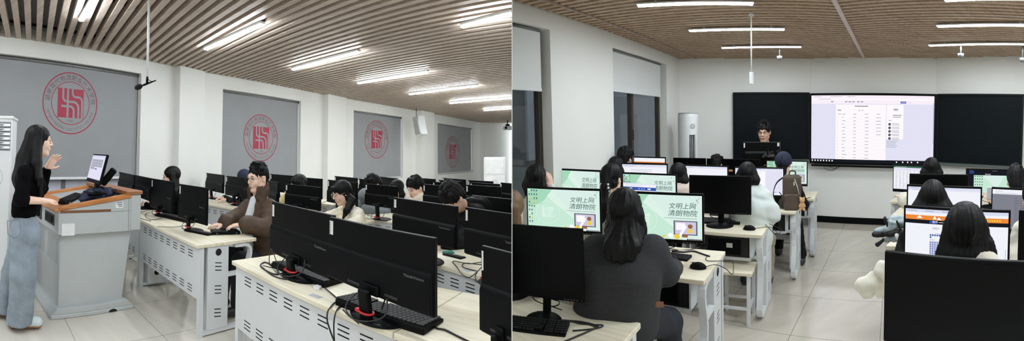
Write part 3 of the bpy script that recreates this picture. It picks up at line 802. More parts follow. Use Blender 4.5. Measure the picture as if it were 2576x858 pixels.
# desk: local x along the length, user side y=-D/2, panel side y=+D/2, top at .75
def desk(room, loc, rz, L, label, group, D=.6, ends=(1, 1), clip=0, shelf=True, top=.75, foot=0.):
    global CUR
    CUR = room
    t = thing('computer_desk', label, 'desk', loc, rz, group)
    key = ('desk', round(L, 2), round(D, 2), ends, shelf)
    if key not in PROTO:
        parts = []
        h = D / 2
        mb = MB(); mb.box(-L / 2, L / 2, -h, h, .722, .75, bev=.003); parts.append(mb.build('tabletop', M_DESK, t))
        # slotted panel at the back
        mb = MB(); y = h - .03; mb.box(-L / 2 + .05, L / 2 - .05, y - .012, y, .30, .722, 0)
        n = max(3, int((L - .2) / .138)); st = (L - .2) / n
        for rz_ in (.672, .648, .624, .385, .361, .337):
            for i in range(n):
                x = -L / 2 + .1 + (i + .5) * st; off = 0
                mb.box(x - .040, x + .040, y - .001, y + .0008, rz_ - .0034, rz_ + .0034, 1)
        mb.box(-L / 2 + .05, L / 2 - .05, y - .0005, y + .0006, .612, .722, 2) if False else None
        parts.append(mb.build('front_panel', [M_STEEL, M_SLOT], t))
        for sd in (-1, 1):
            if not ends[0 if sd < 0 else 1]: continue
            x = sd * (L / 2 - .03)
            mb = MB(); w = .024
            # closed loop: rear post, bottom rail, S shaped front leg, top rail
            path = [(h - .045, .70), (h - .045, .03), (h - .045, .016), (0, .016)] + [(-h + .10 - .0 + .07 * sin(a) * -1, .086 - .07 * cos(a)) for a in (0, .5, 1.0, 1.5)]
            path = [(h - .05, .712), (h - .05, .02)]
            mb.box(x - .02, x + .02, h - .07, h - .03, .0, .722)
            mb.box(x - .02, x + .02, -h + .12, h - .07, .012, .042)
            mb.cyl((x, h - .05, -.0), (x, h - .05, .012), .02, n=10, mi=1); mb.cyl((x, -h + .13, 0), (x, -h + .13, .014), .018, n=10, mi=1)
            parts.append(mb.build('end_frame', [M_STEEL, M_BLK], t))
            mb = MB()
            prof = [(-h + .20, .027), (-h + .12, .027), (-h + .075, .035), (-h + .045, .062), (-h + .035, .11), (-h + .045, .18), (-h + .075, .27), (-h + .098, .36), (-h + .10, .43), (-h + .085, .51), (-h + .062, .58), (-h + .052, .63), (-h + .058, .67), (-h + .085, .697), (-h + .12, .705), (-h + .22, .705)]
            mb.tube([(x, a, b) for a, b in prof], .02, flat=(.024, .013, (1, 0, 0)))
            parts.append(mb.build('leg', M_STEEL, t))
            mb = MB(); mb.box(x - .02, x + .02, -h + .09, 0, .455, .485); parts.append(mb.build('side_rail', M_STEEL, t))
            # cable duct with round hole and slots on the outer face
            mb = MB(); xo = x + sd * .022; y0, y1 = -.01, h - .105
            xa, xb = sorted((x - sd * .075, xo)); mb.box(xa, xb, y0, y1, .042, .722, 0, bev=.003)
            ym = (y0 + y1) / 2; e = sd * .0009
            def face(pts): mb.poly([(xo + e, a, b) for a, b in pts], 1)
            face([(ym + .03 * cos(q), .672 + .03 * sin(q)) for q in [2 * pi * k / 18 for k in range(18)]])
            for zc in (.55, .36, .17):
                for dz in (-.03, 0, .03): face([(ym - .032, zc + dz - .005 - sd * 0), (ym + .032, zc + dz + .004), (ym + .032, zc + dz + .012), (ym - .032, zc + dz + .003)])
            # inner face holds the same hole low down
            xi = x - sd * .075 - sd * .0009
            mb.poly([(xi, ym + .03 * cos(q), .16 + .03 * sin(q)) for q in [2 * pi * k / 18 for k in range(18)]], 1)
            parts.append(mb.build('cable_duct', [M_STEEL, M_SLOT], t))
        mb = MB(); mb.box(-L / 2 + .05, L / 2 - .05, -.02, .02, .455, .485); mb.box(-L / 2 + .05, L / 2 - .05, -h + .1, -h + .13, .69, .722); parts += mb.split('cross_rail', M_STEEL, t)
        if shelf:
            mb = MB()
            for x0 in ((-L / 2 + .10), (.02)):
                x1 = x0 + L / 2 - .14
                mb.box(x0, x1, -.16, .2, .485, .497); mb.box(x0, x0 + .012, -.16, .2, .485, .722); mb.box(x1 - .012, x1, -.16, .2, .485, .722); mb.box(x0, x1, -.162, -.15, .485, .51)
            parts.append(mb.build('case_shelf', M_STEEL, t))
        PROTO[key] = [(o.name.split('.')[0], o.data) for o in parts]
    else:
        for nm, me in PROTO[key]: link(nm, me, t)
    if clip: CUTS.append((t, clip))
    return t
def frame_from(a, b, D, away):
    # desk centre and rotation from two ends of its camera-side edge; away: +1 user side faces the camera, -1 panel side does
    d = (b - a); L = d.length; u = d / L; n = Vector((-u.y, u.x, 0))
    c = (a + b) / 2 + n * (D / 2)
    rz = atan2(u.y, u.x) + (0 if away > 0 else pi)
    return Vector((c.x, c.y, 0)), rz, L
def tower(desk_o, xl, label, group, D=.6, sticker=False):
    # a computer case on the shelf of a desk; own thing placed in room coordinates
    M = Matrix.Translation(desk_o.location) @ Matrix.Rotation(desk_o.rotation_euler.z, 4, 'Z')
    p = M @ Vector((xl, .0, .497))
    t = thing('computer_case', label, 'computer case', p, desk_o.rotation_euler.z, group)
    if 'tower' not in PROTO:
        mb = MB(); mb.box(-.2, .2, -.15, .17, .0, .19, bev=.004); a = mb.build('case_body', M_BLK2, t)
        mb = MB(); mb.box(-.17, .13, -.1512, -.15, .03, .165); b = mb.build('front_bezel', M_BLK, t)
        mb = MB(); mb.box(.0, .055, -.1525, -.1515, .09, .13); c = mb.build('paper_sticker', M_LABEL, t)
        PROTO['sticker'] = c.data
        if not sticker: bpy.data.objects.remove(c)
        PROTO['tower'] = [(o.name.split('.')[0], o.data) for o in (a, b)]
    else:
        for nm, me in PROTO['tower']: link(nm, me, t)
        if sticker: link('paper_sticker', PROTO['sticker'], t)
    return t
def cable(room, pts, r, label, name='cable', group=None):
    global CUR
    CUR = room
    mb = MB(); o = Vector(pts[0]); mb.tube(smooth_path([Vector(p) - o for p in pts]), r); c = mb.build(name, M_CABLE, None, loc=o)
    return tag(c, label, 'cable', group)
def stool(room, loc, rz, label, group=None, h=.45, w=.34, d=.24):
    global CUR
    CUR = room
    t = thing('stool', label, 'stool', loc, rz, group)
    mb = MB(); mb.box(-w / 2, w / 2, -d / 2, d / 2, h - .028, h, bev=.003); mb.build('seat', M_DESK, t)
    for sx in (-1, 1):
        for sy in (-1, 1):
            mb = MB(); x = sx * (w / 2 - .03); y = sy * (d / 2 - .03); mb.box(x - .014, x + .014, y - .014, y + .014, .0, h - .028); mb.build('leg', M_STEEL, t)
    mb = MB(); 
    for sx in (-1, 1): mb.box(sx * (w / 2 - .03) - .01, sx * (w / 2 - .03) + .01, -d / 2 + .04, d / 2 - .04, .13, .15)
    for sy in (-1, 1): mb.box(-w / 2 + .04, w / 2 - .04, sy * (d / 2 - .03) - .01, sy * (d / 2 - .03) + .01, .13, .15)
    mb.build('stretcher', M_STEEL, t); return t
HC = 2.95
# ------------------------------------------------------------------ left room: desks and monitors
GMA = 'black monitors of the left room, seen from behind'
GDA = 'desks of the left room'
GKA = 'keyboards on the desks of the left room'
def deskA(xl, yl, xr, yr, label, D=.6, clip=0, ends=(1, 1), anchor='r', L=1.4, az_=None, off=0., top=.75):
    a = RA.P(xl, yl, top); b = RA.P(xr, yr, top)
    u = (b - a).normalized() if az_ is None else dirv(az_)
    if anchor == 'r': b = b + u * off; a = b - u * L
    else: a = a + u * off; b = a + u * L
    c, rz, LL = frame_from(a, b, D, -1)
    return desk(RA, c, rz, LL, label, GDA, D, ends, clip, shelf=False)
dA1 = deskA(345, 549, 497, 617.5, 'near white-panelled desk of the window-side front row, end frame beside the podium', L=1.38)
dA1b = deskA(345, 549, 497, 617.5, 'desk half hidden behind the podium, at the window end of the front row', L=1.1, off=-1.385, D=.45)
dA2 = deskA(583, 655.5, 870, 791, 'nearest middle desk, its corner in front of the man in the brown jacket', anchor='l')
dA2b = deskA(583, 655.5, 870, 791, 'desk surface at the bottom right of the left room, under the last near monitor', anchor='l', off=1.405, clip=-1)
dA3 = deskA(1099, 664, 1212.6, 697, 'second middle desk with loose cables, seen between the two big near monitors', anchor='r', off=.62, L=1.5, clip=-1)
dA4 = deskA(904, 545, 992.5, 557.5, 'middle desk farther back, right of the woman in the cream sweater', anchor='l', off=-.5, D=.5)
dA5 = deskA(524, 513.5, 577, 523, 'window-side desk behind the woman in black, at the left end of its row', anchor='l', off=-.35, D=.45)
dA5b = deskA(524, 513.5, 577, 523, 'window-side desk behind the man in the brown jacket, at the aisle end of its row', anchor='l', off=1.06, D=.45)
dA6 = deskA(690, 497, 740, 503.5, 'third window-side desk row, mostly hidden behind monitors', anchor='l', off=-.2, D=.5, L=1.5)
dA8 = deskA(1180, 545, 1280, 560, 'third desk of the middle block under the monitor beside the leaning boy', anchor='l', off=-.1, D=.5, L=1.4, clip=-1)
MA = [
 ((300.6, 432.6, 338.5, 440.5), 'monitor farthest left in the front row, its left part beyond the podium lid', 1.2, 0),
 ((338.8, 440, 382, 448.8), 'second monitor from the window in the front row, beyond the podium corner', 1.17, 0),
 ((383, 448.8, 438, 457.6), 'front row monitor directly in front of the woman in black', 1.17, 0, 538),
 ((452.8, 462.7, 523, 473), 'front row monitor left of the hands of the man in brown', 1.18, 0, 568),
 ((519.7, 435, 563.3, 440.5), 'small black monitor above the front row, first in the second window-side row', 1.16, 0),
 ((569.7, 442.3, 630, 448.5), 'second-row monitor partly covered by the face of the man in brown', 1.16, 0),
 ((640, 448, 701, 458.5), 'second-row monitor directly behind the back of the head of the man in brown', 1.16, 0),
 ((680.8, 437.7, 739, 442.3), 'third-row monitor right of the man in brown, under the second emblem blind', 1.16, 0),
 ((747, 445, 810.7, 450), 'third-row monitor behind the half hidden dark haired head', 1.16, 0),
 ((719.8, 462.4, 806.8, 471.3), 'wide monitor left of the woman in the cream sweater', 1.16, 0, 531),
 ((825.4, 452, 899, 459.6), 'monitor just behind the head of the woman in the cream sweater', 1.16, 0, 522),
 ((842.7, 442.8, 898.6, 448), 'far monitor peeking above the one behind the cream sweater woman', 1.15, 0),
 ((902.8, 449.6, 948, 453), 'far monitor partly hidden by the dark head under the third emblem blind', 1.15, 0),
 ((952, 444, 1000, 449), 'far monitor left of the boy in the cream jumper, highest of that cluster', 1.15, 0),
 ((920.3, 462, 1000, 469), 'monitor with red cable clip, left of the boy in the cream jumper', 1.15, 0, 527),
 ((686.7, 506.4, 841, 542), 'large near monitor at the corner of the nearest middle desk', 1.17, 0, -634),
 ((831, 545, 1096, 598.5), 'largest full black monitor back, in the centre foreground of the left room', 1.165, 0, 800),
 ((1213.7, 617, 1330, 646), 'near monitor cut off at the partition edge, white brand strip at its corner', 1.17, -1, -833),
 ((992.2, 495.8, 1150.5, 519), 'big monitor in front of the leaning boy, left of the pair', 1.17, 0, 629),
 ((1172, 520.7, 1310, 540.5), 'big monitor right of the leaning boy, cut off at the partition edge', 1.17, -1, -638),
 ((1066, 463, 1135, 469), 'monitor between the boy in the cream jumper and the leaning boy', 1.15, 0),
 ((1173.3, 464.3, 1260.7, 470), 'wide far monitor right above the black hood of the leaning boy', 1.15, 0),
 ((1260, 459, 1310, 463.5), 'far monitor at the right edge of the left room, below the corner cabinet', 1.15, -1),
 ((1186.6, 490.6, 1310, 503), 'monitor directly behind the hood of the leaning boy', 1.10, -1),
 ((1115, 447.5, 1171, 451.8), 'farthest monitor under the smallest emblem blind', 1.14, 0),
 ((1104, 452.5, 1160, 456.5), 'far monitor just below and left of the farthest one', 1.14, 0),
 ((1178, 453, 1240.4, 456.4), 'far monitor left of the white corner cabinet, back one of two', 1.14, 0),
 ((1184, 458.5, 1257, 463), 'far monitor left of the white corner cabinet, front one of two', 1.14, 0),
 ((1040, 446.5, 1095, 450.6), 'far monitor directly behind the head of the boy in the cream jumper', 1.14, 0),
 ((1090, 457, 1150, 461), 'far monitor between the two boys, third from the back', 1.14, 0),
]
MO = [monitor(RA, q, lab, GMA, 'off', True, zt, cl, *yb) for q, lab, zt, cl, *yb in MA]
def desk_under(i, lab, L=1.3, dx=0., clip=0):
    o = MO[i]; M = Matrix.Translation(o.location) @ Matrix.Rotation(o.rotation_euler.z, 4, 'Z'); c = M @ Vector((dx, -.1, 0))
    desk(RA, Vector((c.x, c.y, 0)), o.rotation_euler.z, L, lab, GDA, .5, (1, 1), clip, False)
desk_under(24, 'farthest desk of the middle block, hidden behind rows of monitors', 1.0, .05)
desk_under(26, 'farthest desk near the corner cabinet, hidden behind rows of monitors', .9, -.12)
desk_under(28, 'farthest desk behind the boy in the cream jumper, hidden behind monitors', 1.0, .05)

# keyboards, cables and small things on the near desks
def kbA(xa, ya, xb, yb, label, z=.75, lift=0, flip=pi):
    a = RA.P(xa, ya, z); b = RA.P(xb, yb, z); d = b - a; c = (a + b) / 2
    return keyboard(RA, (c.x, c.y, z + lift), atan2(d.y, d.x) + flip, label, GKA, min(1.2, d.length / .44))
kbA(872, 757, 1092, 827, 'keyboard with grey keys under the largest near monitor')
kbA(707, 668, 842, 718, 'keyboard behind the round base of the monitor at the desk corner')
kbA(415, 544, 492, 561, 'keyboard standing between the front row monitors, beside the window')
kbA(472, 580, 532, 592, 'keyboard crosswise at the foot of the monitor by the hands of the man in brown')
kbA(1120, 640, 1166, 651, 'keyboard half hidden under the big monitor in front of the leaning boy')
def pA(x, y, z=.755, r=None): return RA.P(x, y, z) if r is None else RA.at(x, y, r)
def cabA(pix, r, label, z=.755): return cable(RA, [pA(*p) for p in pix], r, label, 'cable', 'loose cables on the desks of the left room')
cabA([(693, 672), (668, 660), (655, 668), (672, 682), (700, 690), (740, 672), (752, 640, .86)], .0045, 'thick black cable looped on the corner of the nearest middle desk')
cabA([(700, 690), (678, 664), (682, 626, .86), (696, 660, .80), (700, 676), (662, 668)], .003, 'thin cable standing up in a loop beside the corner monitor')
cabA([(655, 668), (690, 695), (740, 702), (780, 680), (790, 648, .86)], .004, 'cable running behind the round base of the corner monitor')
cabA([(800, 708), (815, 722), (845, 748), (850, 757), (866, 748), (890, 738)], .0035, 'cable crossing the desk from the corner keyboard to the big monitor')
cabA([(905, 735, .80), (890, 762), (862, 770), (845, 760), (830, 775), (824, 786, 0, 1.885), (823, 805, 0, 1.86), (830, 830, 0, 1.86), (845, 870, 0, 1.86)], .004, 'black cable hanging over the front edge of the nearest middle desk, left strand')
cabA([(900, 760), (868, 762), (850, 777), (843, 792, 0, 1.845), (840, 812, 0, 1.82), (840, 838, 0, 1.82), (842, 870, 0, 1.82)], .004, 'black cable hanging over the front edge of the nearest middle desk, right strand')
cabA([(968, 755, .86), (955, 785), (925, 795)], .0035, 'cable curling round the stand of the largest monitor')
cabA([(1090, 812), (1098, 825), (1120, 830), (1150, 845), (1185, 862)], .004, 'keyboard cable running toward the lower right corner of the left room')
cabA([(1212, 659), (1180, 663), (1140, 657), (1150, 672), (1160, 688), (1180, 698), (1200, 684)], .003, 'loose thin cable in a wide loop on the second middle desk')
cabA([(1212, 666), (1170, 662), (1165, 672), (1200, 682)], .003, 'short doubled cable on the second middle desk')
cabA([(402, 530), (372, 535), (366, 545), (385, 553), (410, 545), (395, 532)], .003, 'tangled cable on the front row desk behind the podium corner')
cabA([(380, 528), (350, 536), (352, 548), (380, 556)], .003, 'cable lying along the front row desk at the podium corner')
cabA([(395, 570), (440, 571), (470, 566)], .0025, 'thin cable lying along the front edge of the front row desk')
cabA([(950, 520, .83), (935, 533), (925, 542), (945, 545)], .003, 'cable beside the monitor with the red clip')
cabA([(826, 505), (808, 512), (812, 522), (830, 515)], .003, 'cable on the desk left of the woman in the cream sweater')
CUR = RA
def flat(name, label, cat, pix, z, th, m, group=None, parts=None):
    P = [RA.P(x, y, z) for x, y in pix]; c = sum(P, Vector()) / len(P)
    mb = MB(); mb.prism([(p.x - c.x, p.y - c.y) for p in P], 'z', 0, th)
    return tag(mb.build(name, m, None, loc=(c.x, c.y, z)), label, cat, group)
M_PAPER = mat('white_paper', (236, 237, 238), .7)
flat('paper_label', 'printed grey barcode sticker on the nearest middle desk edge', 'sticker', [(775, 742), (787, 739), (813, 748), (800, 752)], .7505, .0006, mat('grey_sticker', (176, 178, 182), .5))
flat('paper_scrap', 'small white crumpled scrap on the nearest middle desk', 'paper', [(788, 724), (797, 721), (809, 725), (803, 730), (792, 728)], .7505, .012, M_PAPER)
flat('paper_label', 'grey sticker on the second middle desk beside the looped cable', 'sticker', [(1162, 678), (1178, 675), (1194, 681), (1176, 686)], .7505, .0006, mat('grey_sticker', (176, 178, 182), .5))
flat('paper_sheet', 'white sheet under the hands of the man in brown', 'paper', [(530, 577), (580, 566), (607, 575), (556, 589)], .7505, .001, M_PAPER)
# ring binder with two rivets and the pen on it
a = RA.P(536, 592, .75); b = RA.P(605, 590, .75); d = b - a
t = thing('notebook', 'closed black notebook at the desk edge in front of the man in brown', 'notebook', (a + b) / 2 + Vector((0, 0, .0)), atan2(d.y, d.x))
L = d.length / 2
mb = MB(); mb.box(-L, L, 0, .14, .002, .030, bev=.004); mb.build('cover', M_BLK, t)
mb = MB(); mb.box(-L + .006, L - .004, .006, .135, .006, .026); mb.build('pages', M_PAPER, t)
mb = MB()
for x in (-L * .72, L * .72): mb.cyl((x, -.003, .014), (x, .001, .014), .006)
mb.split('rivet', M_TRIMG, t)
p = RA.P(560, 577, .785); q = RA.P(592, 578.5, .785); d = q - p
t = thing('pen', 'black pen lying on the closed black notebook', 'pen', (p.x, p.y, .789), atan2(d.y, d.x))
mb = MB(); mb.cyl((0, 0, 0), (.12, 0, 0), .005); mb.cyl((.12, 0, 0), (.135, 0, 0), .005, .001); mb.build('barrel', M_BLK, t)
mb = MB(); mb.cyl((-.02, 0, 0), (0, 0, 0), .0055); mb.box(-.018, .03, -.002, .002, .005, .008); mb.build('cap', M_DGREY, t)
# teal pouch by the big monitor
c = RA.P(1128, 630, .77); t = thing('teal_cloth', 'teal cloth bundle behind the foot of the monitor in front of the leaning boy', 'cloth', (c.x, c.y, .75))
mb = MB(); b = bmesh.new(); bmesh.ops.create_icosphere(b, subdivisions=3, radius=1)
for v in b.verts: v.co = Vector((v.co.x * .05, v.co.y * .03, max(0, v.co.z) * .018 * (1 + .15 * sin(5 * v.co.x)) + .001))
mb.merge(b, 0, None, True); mb.build('folded_cloth', mat('teal_cloth', (40, 128, 112), .8), t)

# hanging microphone
CUR = RA
top = RA.at(373, 88, 3.7); low = RA.at(370, 196, 3.7); low.x, low.y = top.x, top.y
t = thing('hanging_microphone', 'black microphone with foam head hanging from the slats on a white rod', 'microphone', (top.x, top.y, low.z))
mb = MB(); mb.cyl((0, 0, 0), (0, 0, HC - low.z + .05), .011, n=12); mb.build('rod', M_WHITE, t)
ax = (RA.at(390, 200, 3.7) - RA.at(350, 215, 3.7)).normalized()
o = Vector((0, 0, -.055))
mb = MB(); mb.cyl((0, 0, -.05), (0, 0, .01), .012); mb.cyl(o - ax * .03, o + ax * .09, .011, .005); mb.tube(smooth_path([(0, 0, -.005), (.02, .03, -.03), o + ax * .07]), .003); mb.build('clamp', M_BLK, t)
mb = MB(); mb.cyl(o - ax * .09, o - ax * .02, .009); mb.sph(o - ax * .085, (.04, .027, .027), n=16, M=ax.to_track_quat('X', 'Z').to_matrix().to_4x4()); mb.build('foam_head', mat('foam_black', (14, 14, 15), .95, bump=.5, bscale=300), t)

# wall speaker on the third column
A, B = aW[2], aW[3]
p = RA.at(1056, 316, 11.9)
t = thing('wall_speaker', 'white column loudspeaker tilted on a wall bracket above the far monitors', 'speaker', p, radians(-34))
sx = .105; hh = .30
prof = [(-sx, -hh), (-sx, hh), (.0, hh), (sx * .85, hh * .6), (sx, 0), (sx * .85, -hh * .6), (.0, -hh)]
X = Matrix.Rotation(radians(-14), 4, 'Y')
mb = MB(); mb.prism([(.16, -hh), (.16, hh), (-.10, hh), (-.14, hh * .5), (-.15, 0), (-.14, -hh * .5), (-.10, -hh)], 'x', -.12, .12, bev=.02); bm_ = mb.bm; bmesh.ops.transform(bm_, matrix=X, verts=bm_.verts); mb.build('cabinet', M_WHITE, t)
mb = MB(); mb.prism([(-.152, -hh * .9), (-.152, hh * .9), (-.145, hh * .9), (-.145, -hh * .9)], 'x', -.10, .10); bmesh.ops.transform(mb.bm, matrix=X, verts=mb.bm.verts); mb.build('grille', mat('speaker_grille', (196, 197, 194), .7, bump=.3, bscale=400), t)
mb = MB(); mb.box(-.24, -.10, .02, .06, .10, .14); mb.box(-.26, -.22, -.02, .1, .02, .22); mb.cyl((-.16, .04, .05), (-.16, .04, .2), .03); mb.cyl((-.2, .04, .2), (-.2, .04, HC - p.z + .05), .008); mb.build('bracket', M_BLK, t)

# camera unit on the back wall, and the cabinet cooler in the corner
p = RA.at(1277, 321, 16.3)
t = thing('camera_unit', 'small white camera unit under the slats at the far right corner of the left room', 'camera', p, radians(10))
mb = MB(); mb.box(-.17, .17, -.12, .14, -.1, .06, bev=.02); mb.build('shell', M_WHITE, t)
mb = MB(); mb.cyl((-.09, -.15, -.02), (-.09, -.11, -.02), .05, n=20); mb.build('lens', M_BLK, t)
mb = MB(); mb.box(-.08, .08, -.05, .05, .06, .14); mb.cyl((0, 0, .1), (0, 0, HC - p.z + .05), .02); mb.build('mount', M_BLK, t)
CUTS.append((t, -1))
a = RA.at(1217, 395, 10.); b = RA.at(1272, 396, 10.); c = (a + b) / 2; d = b - a
t = thing('cabinet_cooler', 'white floor-standing cabinet cooler in the far corner with round emblem', 'air conditioner', (c.x, c.y, 0), atan2(d.y, d.x))
w = d.length / 2; zt = c.z
mb = MB(); mb.box(-w, w, -.02, .34, 0, zt, bev=.02); mb.build('cabinet', M_WHITE, t)
mb = MB(); mb.box(-w + .05, w - .05, -.035, -.02, zt - .42, zt - .05, bev=.006); mb.build('upper_panel', mat('cooler_panel', (232, 233, 233), .3), t)
mb = MB(); mb.box(-w + .02, w - .02, -.03, -.02, .1, zt - .47, bev=.006); mb.build('lower_panel', mat('cooler_panel', (232, 233, 233), .3), t)
mb = MB(); mb.ring((0, -.034, zt - .65), (1, 0, 0), (0, 0, 1), .07, .09, 0, 24); mb.ring((0, -.034, zt - .65), (1, 0, 0), (0, 0, 1), .03, .05, 0, 20); mb.build('emblem', mat('cooler_mark', (200, 202, 202), .4), t)

# cooler at the left edge behind the lecturer
c = RA.at(-22, 300, 4.0); d = RA.at(30, 292, 4.0); zt = d.z
fw = (RA.at(31, 320, 4.0) - RA.at(-40, 320, 4.05)); u = Vector((fw.x, fw.y, 0)).normalized()
e = RA.at(31, 320, 4.0)
t = thing('cabinet_cooler', 'white floor-standing cooler with louvred top at the left edge, behind the lecturer', 'air conditioner', (e.x - u.x * .26, e.y - u.y * .26, 0), atan2(u.y, u.x))
w = .26
mb = MB(); mb.box(-w, w, 0, .38, 0, zt, bev=.015); mb.box(-w - .01, w + .01, -.01, .39, zt - .03, zt, 0, bev=.006); mb.build('cabinet', M_WHITE, t)
mb = MB()
for k in range(6):
    z = zt - .09 - k * .045
    mb.prism([(-.012, z - .016), (-.012, z - .012), (0, z + .016), (0, z + .010)], 'x', -w + .03, w - .02)
mb.build('louvres', M_WHITE, t)
mb = MB(); mb.box(-w + .025, w - .015, -.002, .001, zt - .35, zt - .06); mb.build('louvre_recess', mat('louvre_grey', (130, 132, 134), .6), t)
mb = MB(); 
for k in range(6):
    for x in (-.15, -.05, .05, .15): mb.prism([(x - .035, zt - .085 - k * .045), (x + .035, zt - .085 - k * .045), (x + .0, zt - .10 - k * .045)], 'y', -.016, -.013)
mb.build('louvre_vanes', M_TRIMG, t)
mb = MB(); mb.ring((.12, -.001, zt - .62), (.6, 0, 0), (0, 0, 1), .088, .092, 0, 32); mb.build('control_mark', M_TRIMG, t)

# ------------------------------------------------------------------ podium
CUR = RA
M_POD = mat('podium_grey', (188, 192, 192), .4, var=.02)
M_WOOD = wood_mat('podium_wood', (176, 112, 62), (204, 140, 84), .35, 3., (2, 16, 16))
O = RA.P(128, 806, 0); e1 = dirv(radians(7)); rz = atan2(e1.y, e1.x)
t = thing('podium', 'grey steel lectern podium with orange wooden rim, beside the standing lecturer', 'podium', O, rz); t.scale = (.95, 1, 1)
DY = 1.0
mb = MB(); mb.box(0, .86, 0, DY, 0, .035, bev=.006); mb.prism([(0.01, .035), (.85, .035), (.80, .085), (.06, .085)], 'y', .01, DY - .01, bev=.003)
mb.poly([(.63 + .045 * cos(q), -.0012, .004 + .028 * sin(q)) for q in [pi * k / 10 for k in range(11)]], 1); mb.build('plinth', [M_POD, M_BLK2], t)
mb = MB(); mb.prism([(.085, .08), (.755, .08), (.845, .76), (.085, .76)], 'y', .06, DY - .06, bev=.004); mb.build('body', M_POD, t)
mb = MB(); mb.prism([(.045, .74), (.80, .74), (.80, 1.055), (.045, .955)], 'y', .0, DY, bev=.004)
mb.build('upper_case', M_POD, t)
mb = MB(); mb.box(.80, .915, -.012, DY + .012, .74, 1.085, bev=.012); mb.build('corner_post', M_POD, t)
sl = (1.055 - .955) / .755
def ztop(x): return .955 + (x - .045) * sl
mb = MB()
for y0, y1 in ((-.012, .045), (DY - .045, DY + .012)):
    mb.prism([(.05, ztop(.05)), (.80, ztop(.80)), (.80, ztop(.80) + .042), (.10, ztop(.1) + .034), (.05, ztop(.05) + .02)], 'y', y0, y1, bev=.004)
mb.prism([(.0, ztop(0) - .008), (.25, ztop(.25) - .0), (.25, ztop(.25) + .014), (.0, ztop(0) + .014)], 'y', -.005, DY + .005, bev=.004)
mb.build('rim', M_WOOD, t)
mb = MB(); mb.prism([(.25, ztop(.25)), (.80, ztop(.8)), (.80, ztop(.8) + .006), (.25, ztop(.25) + .006)], 'y', .045, DY - .045); mb.build('tray', mat('tray_grey', (168, 172, 172), .5), t)
mb = MB(); mb.box(.74, .925, -.02, DY + .02, 1.085, 1.12, bev=.005); mb.build('lid', wood_mat('lid_wood', (150, 98, 66), (172, 118, 84), .35, 3., (2, 16, 16)), t)
mb = MB(); mb.box(.06, .58, -.004, .0, .935, .955); mb.build('drawer_strip', wood_mat('strip_wood', (120, 74, 50), (134, 86, 60), .4), t)
mb = MB(); mb.box(.045, .80, -.0012, 0, .931, .9335); mb.box(.775, .778, -.0012, 0, .74, 1.05); mb.build('panel_seam', M_TRIMG, t)
def podsticker(xa, ya, xb, yb, nm, m):
    p = RA.P(1, 1, 0); A2 = Vector((O.x, O.y)); B2 = A2 + Vector((e1.x, e1.y))
    s0, z0 = RA.wall(xa, ya, A2, B2); s1, z1 = RA.wall(xb, yb, A2, B2)
    mb = MB(); mb.box(s0, s1, -.003, -.001, z1, z0); o = mb.build(nm, m, t); return s0, z0, s1, z1, o
podsticker(157, 563, 190, 592, 'blank_note', M_PAPER)
s0, z0, s1, z1, o = podsticker(299, 507, 318, 522, 'asset_label', M_PAPER)
mb = MB()
for k in range(3): mb.box(s0 + .012 * k + .004, s1 - .01, -.0038, -.003, z0 - .012 - k * .017, z0 - .006 - k * .017)
mb.build('label_print', M_INK, o)
mb = MB(); mb.box(.038, .046, .12, .42, .80, .90, 0, bev=.003); mb.box(.030, .038, .16, .38, .82, .88, 1); mb.box(.04, .0445, .55, .85, .78, .92, 0); mb.build('control_panel', [M_DGREY, M_BLK], t)
mb = MB(); mb.box(.083, .0855, .12, .44, .45, .68); mb.box(.083, .0855, .56, .88, .45, .68); mb.build('side_door', mat('podium_door', (172, 176, 176), .4), t)
PODM = Matrix.Translation(O) @ Matrix.Rotation(rz, 4, 'Z')
def pod(x, y, dz=0): 
    v = PODM @ Vector((x * .95, y, 0)); return Vector((v.x, v.y, ztop(x) + dz))
# things on the podium: small screen, black reader arm, keyboard, mouse, navy jacket
def pic_notes(w, h):
    s = Scr(w, h, 0, SIDE); s.up(); s.r(0, 1, .9, 1, BROWSER); s.up()
    for j in range(4):
        for i in range(8 if j < 3 else 3):
            u = .08 + i * .105; v = .74 - j * .11
            s.r(u, u + .075, v, v + .02, DK); s.r(u + .01, u + .03, v + .02, v + .075, DK); s.r(u + .045, u + .07, v + .03, v + .08, DK); s.r(u, u + .08, v + .08, v + .088, DK)
    return s
PIC['notes'] = pic_notes
p = RA.at(232, 462, 3.86)
t = thing('monitor', 'small monitor with lines of bold text, standing on the podium and facing the lecturer', 'computer monitor', (p.x, p.y, p.z - .05), radians(-14))
X = Matrix.Translation((0, 0, .06)) @ Matrix.Rotation(radians(-14), 4, 'X')
w, h = .46, .285
mb = MB(); mb.box(-w / 2, w / 2, -.0, .025, 0, h, bev=.004); bmesh.ops.transform(mb.bm, matrix=X, verts=mb.bm.verts); mb.build('housing', M_BLK, t)
s = pic_notes(w - .02, h - .05); bmesh.ops.transform(s.mb.bm, matrix=X @ Matrix.Translation((0, -.002, .036)), verts=s.mb.bm.verts); s.mb.build('screen', SCRM, t, fix=False)
mb = MB(); mb.box(-.04, .04, .03, .06, -.04, .2, bev=.006); mb.build('neck', M_BLK, t)
mb = MB(); mb.box(-.12, .12, -.06, .12, -.045, -.03, bev=.005); mb.build('base', M_BLK, t)
p = RA.at(255, 468, 3.95)
t = thing('document_reader', 'black angled reader head on a slim arm behind the podium monitor', 'document camera', (p.x, p.y, pod(.55, .5).z + .01), radians(59))
X = Matrix.Translation((.06, 0, .20)) @ Matrix.Rotation(radians(38), 4, 'Y')
mb = MB(); mb.box(-.035, .035, -.04, .04, -.09, .11, bev=.02, seg=2, M=X); mb.build('head', M_BLK, t)
